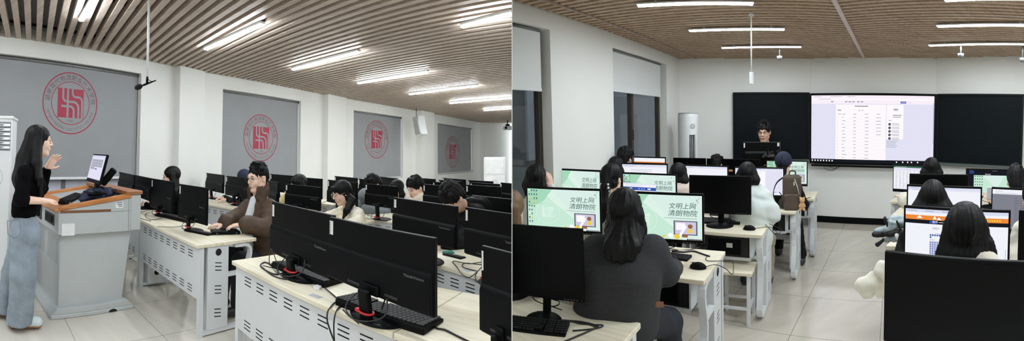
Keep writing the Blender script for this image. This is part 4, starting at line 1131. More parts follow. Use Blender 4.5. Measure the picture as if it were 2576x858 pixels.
mb = MB(); mb.tube(smooth_path([(-.08, 0, 0), (-.07, 0, .08), (-.01, 0, .14), (.03, 0, .18)]), .012, n=8); mb.box(-.13, -.03, -.05, .05, -.02, .01, bev=.004); mb.build('arm', M_BLK, t)
mb = MB(); mb.box(.036, .038, -.02, .02, -.02, .03, M=X); mb.build('lens', M_TRIMG, t)
a = pod(.34, .42, .012)
k = keyboard(RA, a, rz + radians(48), 'black keyboard on the podium tray', None, .9); k.rotation_euler = (0, radians(-4), rz + radians(48))
mouse(RA, pod(.16, .20, .016), rz + radians(60), 'black mouse on the wooden front board of the podium')
def blob(name, c, prims, disp, cell, m, parent):
    pass

p = RA.P(104, 668, 0); CUR = RA
t = thing('storage_box', 'black box on the floor at the wall between lecturer and podium', 'box', (p.x, p.y, 0), 0)
mb = MB(); mb.box(-.12, .12, -.22, .22, 0, .26, bev=.01); mb.build('box_body', M_BLK, t)
mb = MB(); mb.box(-.13, .13, -.23, .23, .26, .29, bev=.008); mb.build('lid', M_BLK2, t)
HC = 2.72
# ------------------------------------------------------------------ right room: desks, screens, front wall
GMB = 'monitors on the desks of the right room'
GDB = 'desks of the right room'
GKB = 'keyboards on the desks of the right room'
def deskB(xr, yr, a, label, L=1.4, off=0., D=.55, clip=0, ends=(1, 1), anchor='r', back=False, shelf=True):
    p = RB.P(xr, yr, .75); u = dirv(a)
    n = Vector((-u.y, u.x, 0))
    if back: p = p - n * D
    if anchor == 'r': b = p + u * off; a_ = b - u * L
    else: a_ = p + u * off; b = a_ + u * L
    c, rz, LL = frame_from(a_, b, D, 1)
    return desk(RB, c, rz, LL, label, GDB, D, ends, clip, shelf)
D0 = deskB(1612, 812, radians(133), 'corner of a desk at the bottom left of the right room, with keyboard and cables', back=True, clip=1)
D1 = deskB(1771, 707, radians(134), 'desk with a black mouse at its corner, right of the woman in the grey coat')
D1b = deskB(1771, 707, radians(134), 'desk under the left wallpaper screen, hidden behind the woman in the grey coat', off=-1.405, clip=1, D=.45)
D2 = deskB(1917, 592, radians(137), 'second desk on the aisle with a switched-off monitor, mouse and dangling cord')
D2b = deskB(1917, 592, radians(137), 'second row desk under the screen with the blue bar window', off=-1.405)
D3 = deskB(2002, 533.5, radians(139), 'third desk on the aisle carrying the brown backpack')
D3b = deskB(2002, 533.5, radians(139), 'third row desk under the left white screens', off=-1.405)
D4 = deskB(2049, 500, radians(139), 'farthest desk on the aisle, nearest the front wall', D=.5)
D4b = deskB(2049, 500, radians(139), 'farthest row desk below the window', off=-1.405, D=.5)
R1 = deskB(2229, 618, radians(160), 'right block desk holding the black and grey glove bundle at its corner', anchor='l', D=.5)
R2 = deskB(2235, 547, radians(159), 'right block desk below the small white screens, second from the front', anchor='l', D=.5)
R3 = deskB(2238, 507, radians(158), 'right block desk nearest the front wall, where a hand holds a mouse', anchor='l', D=.45)
tower(D2, -.34, 'black computer case on the shelf under the second aisle desk, left one', 'computer cases under the desks')
tower(D2, .36, 'black computer case with white sticker under the second aisle desk, right one', 'computer cases under the desks', sticker=True)
tower(D1, .36, 'black computer case under the desk with the mouse at its corner', 'computer cases under the desks')
tower(D3, .36, 'black computer case under the backpack desk', 'computer cases under the desks')
tower(D4, .36, 'black computer case under the farthest aisle desk', 'computer cases under the desks')
MBL = [
 ((1325, 468, 1513, 475), 'wall', 'screen with green wallpaper and large pale emblem, left of the woman in the grey coat', 1.2, 0),
 ((1560, 479, 1771, 487), 'wall', 'nearest green wallpaper screen, right of the woman in the grey coat', 1.2, 0),
 ((1268, 561, 1467, 575), 'off', 'switched-off monitor at the lower left corner of the right room', 1.2, 1),
 ((2228, 629, 2640, 657), 'off', 'huge switched-off monitor back-lit in the lower right corner', 1.2, 0),
 ((1398, 423, 1512, 428), 'wall2', 'green wallpaper screen with icons, left of the ponytail woman', 1.25, 0),
 ((1566, 433, 1703, 438), 'popup', 'green wallpaper screen with a blue barred window, right of the ponytail woman', 1.2, 0),
 ((1734, 440, 1890, 443), 'off', 'switched-off monitor on the second aisle desk, beside the white puffer jacket', 1.2, 0),
 ((1564, 409, 1680, 411.5), 'page', 'white document screen with a grey box, below the window', 1.23, 0),
 ((1700, 413, 1833, 417), 'page2', 'white document screen right of the pale pink coat', 1.19, 0),
 ((1848, 419, 1973, 421.5), 'page1', 'white document screen with grey lines behind the white puffer jacket', 1.18, 0),
 ((1928, 402, 2032, 404.5), 'wall', 'green wallpaper screen behind the navy cap, below the bright wall screen', 1.18, 0),
 ((1594, 393.5, 1675, 395.5), 'video', 'screen with a dark picture strip at the foot of the window', 1.22, 0),
 ((2275, 515.5, 2543, 528), 'orange', 'white screen with orange banner and small blue squares, in front of the long-haired head', 1.2, 0),
 ((2282, 463, 2471, 470), 'page2', 'white screen in front of the bobbed head', 1.2, 0),
 ((2495, 470, 2640, 476), 'grey', 'grey dimmed screen at the right edge', 1.2, 0),
 ((2288, 436.5, 2436, 439), 'off', 'switched-off monitor just above the bobbed head', 1.19, 0),
 ((2247, 413, 2352, 417.5), 'sheet', 'spreadsheet screen under the bright wall screen, right of the aisle', 1.18, 0),
 ((2430, 423.5, 2562, 426.5), 'dash', 'dark dashboard screen with mint panel under the right board', 1.18, 0),
 ((1441, 401, 1545, 403.5), 'off', 'switched-off monitor left of the head below the window', 1.25, 0),
 ((1694, 396.5, 1776, 398), 'off', 'switched-off monitor at the foot of the round tower cooler', 1.17, 0),
 ((2564, 528, 2760, 542), 'off', 'switched-off monitor slice at the right edge above the huge dark one', 1.2, 0),
 ((1778, 398.5, 1912, 401), 'off', 'wide switched-off monitor in front of the podium', 1.17, 0),
]
for q, kind, lab, zt, cl in MBL: monitor(RB, q, lab, GMB, kind, False, zt, cl)
def kbB(xa, ya, xb, yb, label, sc=1., clip=0):
    a = RB.P(xa, ya, .75); b = RB.P(xb, yb, .75); d = b - a; c = (a + b) / 2
    t = keyboard(RB, (c.x, c.y, .75), atan2(d.y, d.x), label, GKB, min(1.1, d.length / .44) * sc)
    if clip: CUTS.append((t, clip))
    return t
kbB(1250, 812, 1428, 833, 'keyboard on the desk corner at the bottom left of the right room', clip=1)
kbB(1640, 640, 1735, 653, 'keyboard in front of the nearest wallpaper screen')
kbB(1745, 557, 1863, 561, 'keyboard below the switched-off monitor on the second aisle desk')
kbB(1890, 512, 1985, 515, 'keyboard under the white screen behind the backpack')
def pB(x, y, z=.755): return RB.P(x, y, z)
def cabB(pix, r, label, clip=0):
    o = cable(RB, [pB(*p) for p in pix], r, label, 'cable', 'loose cables on the desks of the right room')
    if clip: CUTS.append((o, clip))
    return o
def mouseB(x, y, ang, label, cord):
    p = RB.P(x, y, .751); return mouse(RB, p, ang, label, 'black mice on the desks of the right room', [pB(*q) for q in cord])
mouseB(1756, 675, radians(52), 'black mouse at the corner of the nearest aisle desk', [(1775, 671, .765), (1800, 666), (1825, 676, .72), (1843, 690, .68), (1844, 660, .70), (1835, 656, .755), (1780, 656), (1778, 645)])
mouseB(1885, 578, radians(48), 'black mouse on the second aisle desk', [(1898, 575, .765), (1925, 571), (1945, 575, .74), (1958, 588, .70), (1966, 578, .72), (1955, 572, .755), (1920, 556)])
cabB([(1690, 632), (1720, 634), (1745, 632), (1770, 640), (1785, 645)], .006, 'thick cable with plug behind the nearest wallpaper screen')
cabB([(1655, 628, .84), (1700, 630), (1735, 628), (1760, 622)], .003, 'thin cable under the nearest wallpaper screen')
cabB([(1880, 556), (1900, 553), (1920, 560), (1935, 575), (1950, 590, .70)], .003, 'cable beside the mouse of the second aisle desk')
cabB([(1868, 558), (1900, 553), (1912, 558), (1895, 562)], .005, 'thick cable behind the keyboard of the second aisle desk')
cabB([(1280, 800), (1340, 803), (1420, 807), (1470, 812), (1505, 822)], .006, 'thick cable across the desk at the bottom left of the right room', 1)
cabB([(1430, 806, .8), (1460, 815), (1515, 818), (1500, 826), (1440, 832)], .003, 'thin cable looped around the plug on the bottom left desk')
cabB([(1505, 822), (1470, 838), (1430, 855), (1400, 868)], .004, 'cable running off the bottom left desk toward the viewer')
cabB([(2002, 496), (2020, 500), (2040, 496)], .004, 'short cable with plug behind the backpack')
p = RB.P(1856, 826, 0)
stool(RB, Vector((RB.P(1855, 800, 0).x, RB.P(1855, 800, 0).y, 0)), radians(-45), 'small wooden-topped white stool standing between the two nearest aisle desks', None, .45, .3, .28)

# front wall: two dark boards either side of a lit interactive screen
CUR = RB
def on_wall(A, B, x0, x1, y0, y1, off=0):
    n = (B - A).normalized(); nn = Vector((-n.y, n.x)) * -off
    A2 = A + nn; B2 = B + nn
    s0 = RB.wall(x0, (y0 + y1) / 2, A2, B2)[0]; s1 = RB.wall(x1, (y0 + y1) / 2, A2, B2)[0]
    xm = (x0 + x1) / 2
    return s0, s1, RB.wall(xm, y1, A2, B2)[1], RB.wall(xm, y0, A2, B2)[1]
M_BOARD = mat('dark_green_board', (15, 21, 24), .5, var=.1, scale=2, spec=.1)
M_BFR = mat('board_frame', (20, 25, 25), .45, metal=.1, spec=.15)
M_RAIL = mat('board_rail_greyish', (96, 104, 100), .4, metal=.4)
def board(A, B, x0, x1, y0, y1, label, rail=True):
    s0, s1, z0, z1 = on_wall(A, B, x0, x1, y0, y1, .05)
    M, L = wallM(A, B); d = (B - A).normalized(); c = M @ Vector(((s0 + s1) / 2, -.05, z0))
    t = thing('chalkboard', label, 'board', c, atan2(d.y, d.x), 'dark sliding boards on the front wall'); w = (s1 - s0) / 2; h = z1 - z0
    mb = MB(); mb.box(-w + .02, w - .02, -.004, .04, .02, h - .02); mb.build('board_surface', M_BOARD, t)
    mb = MB()
    for a, b, c_, d_ in ((-w, w, 0, .03), (-w, w, h - .03, h), (-w, -w + .03, 0, h), (w - .03, w, 0, h)): mb.box(a, b, -.02, .045, c_, d_, bev=.004)
    mb.build('frame', M_BFR, t)
    if rail:
        mb = MB(); mb.box(-w, w, -.055, -.02, -.03, .015, bev=.004); mb.build('chalk_rail', M_RAIL, t)
    return t
board(fB1, fB2, 1844, 2036, 232, 403, 'dark board behind the teacher, left of the bright wall screen')
board(fB3, fB4, 2357, 2573, 236, 416, 'dark board at the right of the bright wall screen')
mb = MB()
# interactive screen
A, B = fB2, fB3
s0, s1, z0, z1 = on_wall(A, B, 2037, 2356, 234, 416, .09)
M, L = wallM(A, B); d = (B - A).normalized(); c = M @ Vector(((s0 + s1) / 2, -.09, z0))
t = thing('wall_screen', 'large lit interactive screen showing a white web page with a table', 'screen', c, atan2(d.y, d.x)); w = (s1 - s0) / 2; h = z1 - z0
mb = MB(); mb.box(-w, w, -.0, .085, 0, h, bev=.01, seg=2); mb.build('housing', M_BEZEL, t)
a0, a1, b0, b1 = on_wall(A, B, 2041, 2349, 240, 411, .093)
W_, H_ = a1 - a0, b1 - b0
s = Scr(W_, H_, 0, SIDE); s.up(); s.r(0, 1, .955, 1, PINK); s.r(0, 1, .93, .955, CARD); s.r(0, 1, .875, .93, PINK); s.up()
s.r(.205, .615, .05, .865, CARD); s.r(.62, .755, .36, .865, CARD); s.r(0, 1, 0, .05, DK); s.up()
for i in range(3): s.lines(.02 + i * .14, .98, .1, 1, .1, GREYL, .006)
s.lines(.06, .94, .12, 1, .1, GREYL, .006)
for u in (.165, .28, .31, .34, .38, .41): s.r(u, u + .02, .90, .91, TXTC)
s.r(.73, .775, .885, .915, BLUE); s.up(); s.r(.735, .77, .897, .903, CARD); s.r(.80, .81, .895, .905, GREYL)
s.r(.36, .47, .835, .845, TXTC); s.r(.22, .25, .775, .785, TXTC); s.r(.395, .40, .77, .785, TXTC); s.r(.41, .435, .775, .782, GREYL)
for x in (.225, .26, .35, .445, .54): s.r(x, x + .025, .718, .727, GREYL)
for r_ in range(13):
    v = .67 - r_ * .05
    s.r(.22, .225, v, v + .008, GREYL); s.r(.258, .268 + .03 * random.random(), v, v + .009, GREYL); s.r(.35, .372, v, v + .008, GREYL); s.r(.445, .475, v, v + .008, GREYL)
    if r_ < 6: s.r(.535, .575, v, v + .008, GREYL)
    s.r(.205, .615, v - .021, v - .0195, SIDE)
s.r(.67, .715, .775, .815, SIDE); s.r(.678, .708, .79, .80, TXTC)
s.r(.67, .74, .71, .718, TXTC); s.r(.67, .735, .685, .692, TXTC); s.r(.636, .66, .63, .64, GREYL)
for k in range(5):
    v = .58 - k * .052; s.mb.disc(s.pt(.645, v), (1, 0, 0), (0, 0, 1), .011 * W_, TXTC); s.r(.662, .72, v + .005, v + .013, GREYL); s.r(.665, .725, v - .014, v - .007, GREYL)
for k in range(5): s.lines(.62, .33 - k * .022, .1, 1, .1, GREYL, .007)
for k in range(8): s.r(.005 + k * .024, .015 + k * .024, .015, .035, CARD)
for u in (.70, .75, .79, .82, .87, .93, .95): s.r(u, u + .01, .015, .035, CARD)
s.r(.993, .997, .3, .9, GREYL)
o = s.mb.build('screen', SCRM, t, fix=False); o.location = (((a0 + a1) / 2 - (s0 + s1) / 2), -.0035, b0 - z0)
mb = MB(); mb.box(-w + .04, w - .04, -.05, .0, -.035, -.005, bev=.006); mb.build('pen_tray', M_BLK, t)
mb = MB(); mb.box(-w + .01, -w + .07, -.0015, 0, .012, .017); mb.build('brand_mark', M_LOGO, t)
P = lambda x, y: M.inverted() @ Vector((0, 0, 0))
# cables drooping under the lit screen
for (x0, x1, yl, lab) in ((2072, 2108, 428, 'cable drooping in a loop below the left part of the wall screen'), (2085, 2116, 423, 'second cable drooping below the wall screen')):
    a = RB.wall(x0, 415, A, B); b = RB.wall(x1, 416, A, B); c = RB.wall((x0 + x1) / 2, yl, A, B)
    pts = [M @ Vector((q[0], -.03, q[1])) for q in (a, ((a[0] * .7 + c[0] * .3), c[1] + .02), c, ((b[0] * .6 + c[0] * .4), c[1] + .015), b)]
    cable(RB, pts, .004, lab)
# tower cooler
p = RB.at(1731, 284, 5.95)
t = thing('tower_cooler', 'round white tower air conditioner standing in the front left corner', 'air conditioner', (p.x, p.y, 0), radians(-27))
zt = p.z; r = .154
mb = MB(); mb.lathe([(r * .96, 0), (r, .03), (r, zt - .05), (r * .96, zt - .012), (r * .9, zt)], n=40); mb.build('column', M_WHITE, t)
mb = MB(); mb.lathe([(r * .98, zt - .016), (r * 1.003, zt - .014), (r * 1.003, zt - .008), (r * .93, zt + .002), (r * .9, zt + .003)], n=40); mb.build('top_ring', mat('cooler_ring', (176, 176, 172), .4), t)
def onc(a, z, rr=r): return (rr * sin(a), -rr * cos(a), z)
mb = MB(); o_ = Vector(onc(.45, zt - .20, r + .002)); U = Vector((cos(.45), sin(.45), 0)); V = Vector((0, 0, 1))
mb.ring(o_, U, V, .030, .036, 0, 32); mb.ring(o_, U, V, .016, .02, 0, 24); mb.build('dial', M_TRIMG, t)
mb = MB()
for i in range(7):
    a0 = .13 + i * .085; mb.poly([onc(a0, .6, r + .0015), onc(a0 + .087, .6, r + .0015), onc(a0 + .087, zt - .325, r + .0015), onc(a0, zt - .325, r + .0015)])
mb.build('outlet_slot', M_BLK2, t)
mb = MB()
for a0 in (.25, .42, .62): mb.cyl(onc(a0, .6, r + .004), onc(a0, zt - .335, r + .004), .011, n=10)
mb.build('outlet_vane', M_TRIMG, t)
# white hanging rod with its end piece
top = RB.at(1890, 98, 3.9); low = RB.at(1892, 182, 3.9)
t = thing('hanging_microphone', 'white slim rod with a white capsule hanging in front of the teacher', 'microphone', (top.x, top.y, low.z))
mb = MB(); mb.cyl((0, 0, 0), (0, 0, HC - low.z + .04), .007); mb.build('rod', M_WHITE, t)
mb = MB(); mb.box(-.016, .016, -.016, .016, -.115, .002, bev=.004); mb.build('capsule', M_WHITE, t)
mb = MB(); mb.cyl((0, 0, HC - low.z - .02), (0, 0, HC - low.z), .03, n=16); mb.build('ceiling_cup', M_WHITE, t)
for x, y, r, lab in ((1961, 145, 5.6, 'small dark sensor under the slats above the left board'), (2417, 139, 5.2, 'small sensor bracket under the slats above the right board'), (2572, 150, 5.2, 'small round sensor at the right edge under the slats')):
    p = RB.at(x, y, r); t = thing('ceiling_sensor', lab, 'sensor', p, 0, 'small sensors under the slats')
    mb = MB(); mb.cyl((0, 0, -.03), (0, 0, .02), .03, .045, n=14); mb.build('dome', M_TRIMG, t)
    mb = MB(); mb.cyl((0, 0, .02), (0, 0, HC - p.z + .03), .012); mb.build('stem', M_TRIMG, t)

# teacher's podium: dark monitor seen from behind, with a black bag of cables
a = RB.at(1869, 358, 5.72); b = RB.at(1963, 357, 5.72); d = b - a; c = (a + b) / 2
zt = c.z; bz = zt - .36
t = thing('podium', 'grey podium in front of the left board, mostly hidden behind the dark monitors', 'podium', (c.x, c.y, 0), atan2(d.y, d.x) + pi)
mb = MB(); mb.box(-.5, .5, -.3, .3, 0, .06, bev=.006); mb.build('plinth', M_POD, t)
mb = MB(); mb.box(-.42, .42, -.22, .22, .06, .72, bev=.01); mb.build('body', M_POD, t)
mb = MB(); mb.box(-.5, .5, -.3, .3, .72, bz - .03, bev=.01); mb.build('upper_case', M_POD, t)
mb = MB(); mb.box(-.51, .51, -.31, .31, bz - .03, bz, bev=.004); mb.build('rim', M_WOOD, t)
t = thing('monitor', 'black monitor seen from behind in front of the teacher, with two small white stickers', 'computer monitor', (c.x, c.y, bz), atan2(d.y, d.x) + pi)
w = d.length / 2
mb = MB(); mb.box(-w, w, -.012, .012, .06, .36, bev=.004); mb.build('housing', M_BEZEL, t)
mb = MB(); mb.prism([(.011, .065), (.035, .075), (.035, .2), (.011, .23)], 'x', -w + .03, w - .03, bev=.003); mb.build('rear_cover', M_BLK, t)
mb = MB(); mb.box(-w + .015, -w + .045, .012, .0135, .30, .35); mb.box(w - .03, w - .01, .012, .0135, .28, .345); mb.split('sticker', M_LABEL, t)
mb = MB(); mb.box(-w, w, .0, .012, .357, .361); mb.box(-w, -w + .004, .0, .0125, .06, .36); mb.build('edge_trim', M_TRIMG, t)
mb = MB(); mb.box(-.03, .03, .0, .04, 0, .15); mb.box(-.12, .12, -.08, .08, 0, .012, bev=.003); mb.build('stand', M_BLK, t)
s_ = screen_part('off', t, ); s_.location = (0, -.0125, .09); s_.scale = (2 * w / MW, 1, .8)
# ------------------------------------------------------------------ figures: smooth blended solids turned into one continuous mesh per part
def V3(p): return np.array([p[0], p[1], p[2]], dtype=np.float64)
class Grid:
    def __init__(g, lo, hi, cell):
        g.lo = V3(lo); g.c = cell; n = np.maximum(4, np.ceil((V3(hi) - g.lo) / cell).astype(int) + 1); g.n = n
        g.ax = [(g.lo[i] + cell * np.arange(n[i])).astype(np.float32) for i in range(3)]
        g.D = np.full(n, .35, np.float32)
    def sub(g, lo, hi):
        s = []
        for i in range(3):
            a = int(max(0, math.floor((lo[i] - g.lo[i]) / g.c))); b = int(min(g.n[i], math.ceil((hi[i] - g.lo[i]) / g.c) + 1))
            if b <= a: return None
            s.append(slice(a, b))
        return tuple(s), g.ax[0][s[0]][:, None, None], g.ax[1][s[1]][None, :, None], g.ax[2][s[2]][None, None, :]
    def comb(g, r, d, k, op):
        D = g.D[r]
        if op == 'add':
            h = np.clip(.5 + .5 * (D - d) / k, 0, 1); g.D[r] = D * (1 - h) + d * h - k * h * (1 - h)
        else:
            h = np.clip(.5 - .5 * (D + d) / k, 0, 1); g.D[r] = D * (1 - h) - d * h + k * h * (1 - h)
        return g
    def cap(g, a, b, ra, rb=None, k=.02, op='add'):
        a = V3(a); b = V3(b); rb = ra if rb is None else rb; m = max(ra, rb) + .05 + k
        q = g.sub(np.minimum(a, b) - m, np.maximum(a, b) + m)
        if q is None: return g
        r, X, Y, Z = q; d = b - a; L = max(1e-9, float(d @ d))
        t = np.clip(((X - a[0]) * d[0] + (Y - a[1]) * d[1] + (Z - a[2]) * d[2]) / L, 0, 1)
        e = np.sqrt((X - a[0] - t * d[0]) ** 2 + (Y - a[1] - t * d[1]) ** 2 + (Z - a[2] - t * d[2]) ** 2) - (ra + (rb - ra) * t)
        return g.comb(r, e.astype(np.float32), k, op)
    def ell(g, c, rad, R=None, k=.02, op='add'):
        c = V3(c); m = max(rad) + .05 + k; q = g.sub(c - m, c + m)
        if q is None: return g
        r, X, Y, Z = q; X = X - c[0]; Y = Y - c[1]; Z = Z - c[2]
        if R is None: R = np.eye(3)
        u = [(X * R[0, i] + Y * R[1, i] + Z * R[2, i]) for i in range(3)]
        k0 = np.sqrt(sum((u[i] / rad[i]) ** 2 for i in range(3))); k1 = np.sqrt(sum((u[i] / rad[i] ** 2) ** 2 for i in range(3))) + 1e-9
        return g.comb(r, (k0 * (k0 - 1) / k1).astype(np.float32), k, op)
    def plane(g, p, n, k=.004):
        # keep the side the normal points away from
        p = V3(p); n = V3(n); n = n / np.linalg.norm(n)
        d = (g.ax[0][:, None, None] - p[0]) * n[0] + (g.ax[1][None, :, None] - p[1]) * n[1] + (g.ax[2][None, None, :] - p[2]) * n[2]
        g.D = np.maximum(g.D, d.astype(np.float32)); return g
    def folds(g, amp, freq, seed=0, axis=(.3, .2, 1)):
        rs = np.random.RandomState(seed); X = g.ax[0][:, None, None]; Y = g.ax[1][None, :, None]; Z = g.ax[2][None, None, :]
        D = 0
        for i in range(4):
            w = rs.normal(size=3) * .6 + np.array(axis); w = w / np.linalg.norm(w) * freq * (1 + .5 * i)
            w2 = rs.normal(size=3) * freq * .35
            D = D + np.sin(X * w[0] + Y * w[1] + Z * w[2] + rs.rand() * 6 + 1.5 * np.sin(X * w2[0] + Y * w2[1] + Z * w2[2])) / (1 + .6 * i)
        g.D = g.D + (amp * .5 * D).astype(np.float32); return g
    def mesh(g, name, m, parent, base, smooth=True):
        D = g.D; In = D < 0
        # close at the border
        for ax in range(3):
            s = [slice(None)] * 3
            for e in (0, -1): s[ax] = e; D[tuple(s)] = np.maximum(D[tuple(s)], 1e-3)
        In = D < 0
        off = [(i, j, k) for i in (0, 1) for j in (0, 1) for k in (0, 1)]
        sh = tuple(D.shape[i] - 1 for i in range(3))
        def co(A, o): return A[o[0]:o[0] + sh[0], o[1]:o[1] + sh[1], o[2]:o[2] + sh[2]]
        cnt = sum(co(In, o).astype(np.int8) for o in off); act = (cnt > 0) & (cnt < 8)
        idx = np.argwhere(act); N = len(idx)
        if not N: return None
        dv = np.stack([D[idx[:, 0] + o[0], idx[:, 1] + o[1], idx[:, 2] + o[2]] for o in off], 1)
        acc = np.zeros((N, 3)); num = np.zeros(N)
        for a in range(8):
            for b in range(a + 1, 8):
                oa = np.array(off[a]); ob = np.array(off[b])
                if abs(oa - ob).sum() != 1: continue
                da = dv[:, a]; db = dv[:, b]; x = (da < 0) != (db < 0)
                t = np.where(x, da / np.where(x, da - db, 1), 0)
                acc += np.where(x[:, None], oa + (ob - oa) * t[:, None], 0); num += x
        vs = g.lo + (idx + acc / num[:, None]) * g.c
        vid = np.full(sh, -1, np.int64); vid[tuple(idx.T)] = np.arange(N)
        Q = []
        for ax in range(3):
            s0 = [slice(None)] * 3; s1 = [slice(None)] * 3; s0[ax] = slice(0, -1); s1[ax] = slice(1, None)
            A = In[tuple(s0)]; B = In[tuple(s1)]; e = np.argwhere(A != B)
            u, w = [(1, 2), (2, 0), (0, 1)][ax]
            e = e[(e[:, u] > 0) & (e[:, w] > 0) & (e[:, u] < D.shape[u] - 1) & (e[:, w] < D.shape[w] - 1)]
            fl_ = A[tuple(e.T)]
            c = []
            for du, dw in ((-1, -1), (0, -1), (0, 0), (-1, 0)):
                t = e.copy(); t[:, u] += du; t[:, w] += dw; c.append(vid[tuple(t.T)])
            q = np.stack(c, 1); q[~fl_] = q[~fl_][:, ::-1]; Q.append(q)
        Q = np.concatenate(Q); Q = Q[(Q >= 0).all(1)]
        vs = vs - V3(base)
        me = bpy.data.meshes.new(name); me.vertices.add(N); me.vertices.foreach_set('co', vs.astype(np.float32).ravel())
        me.loops.add(len(Q) * 4); me.loops.foreach_set('vertex_index', Q.astype(np.int32).ravel())
        me.polygons.add(len(Q)); me.polygons.foreach_set('loop_start', np.arange(0, len(Q) * 4, 4, dtype=np.int32))
        me.polygons.foreach_set('use_smooth', np.ones(len(Q), dtype=bool)); me.update(calc_edges=True); me.validate()
        me.materials.append(m); return link(name, me, parent)

M_SKIN = mat('skin_light', (238, 200, 178), .5, var=.04, scale=14, spec=.35)
M_SKIN2 = mat('skin_warm', (230, 186, 162), .5, var=.05, scale=14, spec=.35)
M_HAIR = mat('hair_black', (7, 6, 6), .52, var=.35, scale=30, stretch=(1, 1, .12), spec=.22)
M_HAIRB = mat('hair_blond_brown', (112, 84, 50), .45, var=.35, scale=30, stretch=(1, 1, .12))
M_LIPS = mat('lips', (176, 96, 90), .4)
M_EYE = mat('eye_white', (226, 224, 220), .3)
M_IRIS = mat('iris_dark', (24, 18, 16), .2)
M_SPEC = mat('glasses_metal', (92, 88, 86), .3, metal=.8)
def streaks(g, h, amp=.0028, n=36, seed=0):
    X = g.ax[0][:, None, None] - h.C[0]; Y = g.ax[1][None, :, None] - h.C[1]; Z = g.ax[2][None, None, :] - h.C[2]
    x = X * h.R[0, 0] + Y * h.R[1, 0] + Z * h.R[2, 0]; y = X * h.R[0, 1] + Y * h.R[1, 1] + Z * h.R[2, 1] - .01; z = X * h.R[0, 2] + Y * h.R[1, 2] + Z * h.R[2, 2]
    a = np.arctan2(x, y); r = np.minimum(1, np.hypot(x, y) / .05)
    d = np.sin(n * a + 2.2 * np.sin(14 * z + seed) + seed) + .7 * np.sin(n * .47 * a + 1.4 * np.sin(9 * z) + 2 * seed)
    g.D = g.D + (amp * r * d).astype(np.float32); return g
class Head:
    def __init__(h, C, a, pitch=0., roll=0., s=1.):
        h.C = V3(C); h.s = s; h.az = a
        h.R = np.array((Matrix.Rotation(pi - a, 3, 'Z') @ Matrix.Rotation(pitch, 3, 'X') @ Matrix.Rotation(roll, 3, 'Y')))
    def p(h, x, y, z): return h.C + h.R @ (np.array([x, y, z]) * h.s)
    def cap(h, g, a, b, ra, rb=None, k=.02, op='add'): g.cap(h.p(*a), h.p(*b), ra * h.s, (ra if rb is None else rb) * h.s, k * h.s, op)
    def ell(h, g, c, r, k=.02, op='add', tilt=None): g.ell(h.p(*c), [v * h.s for v in r], h.R if tilt is None else h.R @ np.array(tilt), k * h.s, op)
    def add(h, g, face=True):
        h.ell(g, (0, .012, .035), (.074, .093, .088)); h.ell(g, (0, -.020, -.038), (.058, .066, .076), .03)
        for sx in (-1, 1):
            h.cap(g, (sx * .048, .005, -.055), (sx * .014, -.060, -.098), .019, .015, .025)
            if face: h.ell(g, (sx * .034, -.064, -.028), (.025, .021, .026), .02)
        h.cap(g, (-.009, -.066, -.099), (.009, -.066, -.099), .0165, None, .02)
        h.cap(g, (0, .018, -.06), (0, .032, -.17), .050, .056, .03)
        if face:
            h.cap(g, (-.034, -.080, .030), (.034, -.080, .030), .0115, None, .02)
            for sx in (-1, 1): h.ell(g, (sx * .031, -.099, .010), (.019, .014, .0105), .012, 'cut')
            h.cap(g, (0, -.087, .018), (0, -.106, -.020), .0072, .0115, .010)
            for sx in (-1, 1): h.ell(g, (sx * .0125, -.096, -.025), (.0085, .010, .007), .006)
            h.ell(g, (0, -.085, -.058), (.027, .013, .018), .015)
            h.cap(g, (-.017, -.101, -.0585), (.017, -.101, -.0585), .002, None, .005, 'cut')
        for sx in (-1, 1):
            h.ell(g, (sx * .076, .012, -.004), (.009, .018, .031), .008); h.ell(g, (sx * .086, .006, .000), (.006, .009, .016), .006, 'cut')
    def bit(h, f, name, m, parent, base):
        mb = MB(); f(mb); M = Matrix.Translation(Vector(h.C - V3(base))) @ Matrix(h.R.tolist()).to_4x4() @ Matrix.Scale(h.s, 4)
        bmesh.ops.transform(mb.bm, matrix=M, verts=mb.bm.verts); return mb.build(name, m, parent)
    def features(h, t, base, down=False, glasses=None, lips=M_LIPS):
        for sx in (-1, 1):
            if not down:
                e = h.bit(lambda mb: mb.sph((sx * .031, -.0795, .011), .0118, n=12), 'eye', M_EYE, t, base)
                h.bit(lambda mb: mb.sph((sx * .030, -.0865, .0105), .0062, n=10), 'iris', M_IRIS, e, base)
            h.bit(lambda mb: mb.tube([(sx * (.031 + .0155 * u), -.0915 + .004 * abs(u) + (.006 if u * 1 > .8 else 0), .0165 - .005 * u * u - (.006 if down else 0)) for u in (-1, -.5, 0, .5, 1)], .0022, n=5), 'eyelash', M_HAIR, t, base)
            h.bit(lambda mb: mb.tube([(sx * (.033 + .019 * u), -.0925 + .006 * abs(u) ** 2, .034 + .003 * (1 - u * u)) for u in (-1, -.5, 0, .5, 1)], [.0022, .0036, .0038, .003, .0014], n=6), 'eyebrow', M_HAIR, t, base)
        def lp(mb):
            mb.sph((0, -.0952, -.0550), (.0190, .0050, .0034), n=12); mb.sph((0, -.0942, -.0628), (.0165, .0052, .0042), n=12)
        h.bit(lp, 'lips', lips, t, base)
        if glasses:
            def gl(mb):
                for sx in (-1, 1):
                    mb.tube([(sx * .034 + .0255 * cos(a), -.104 + .004 * abs(cos(a)) * (1 if sx * cos(a) > 0 else 0), .006 + .0225 * sin(a)) for a in [2 * pi * k / 20 for k in range(20)]], .0015, n=5, closed=True)
                    mb.tube([(sx * .0595, -.101, .010), (sx * .074, -.075, .012), (sx * .080, -.01, .012), (sx * .080, .012, .004)], .0014, n=5)
                mb.tube([(-.0085, -.105, .010), (0, -.108, .013), (.0085, -.105, .010)], .0014, n=5)
            h.bit(gl, 'glasses', glasses, t, base)
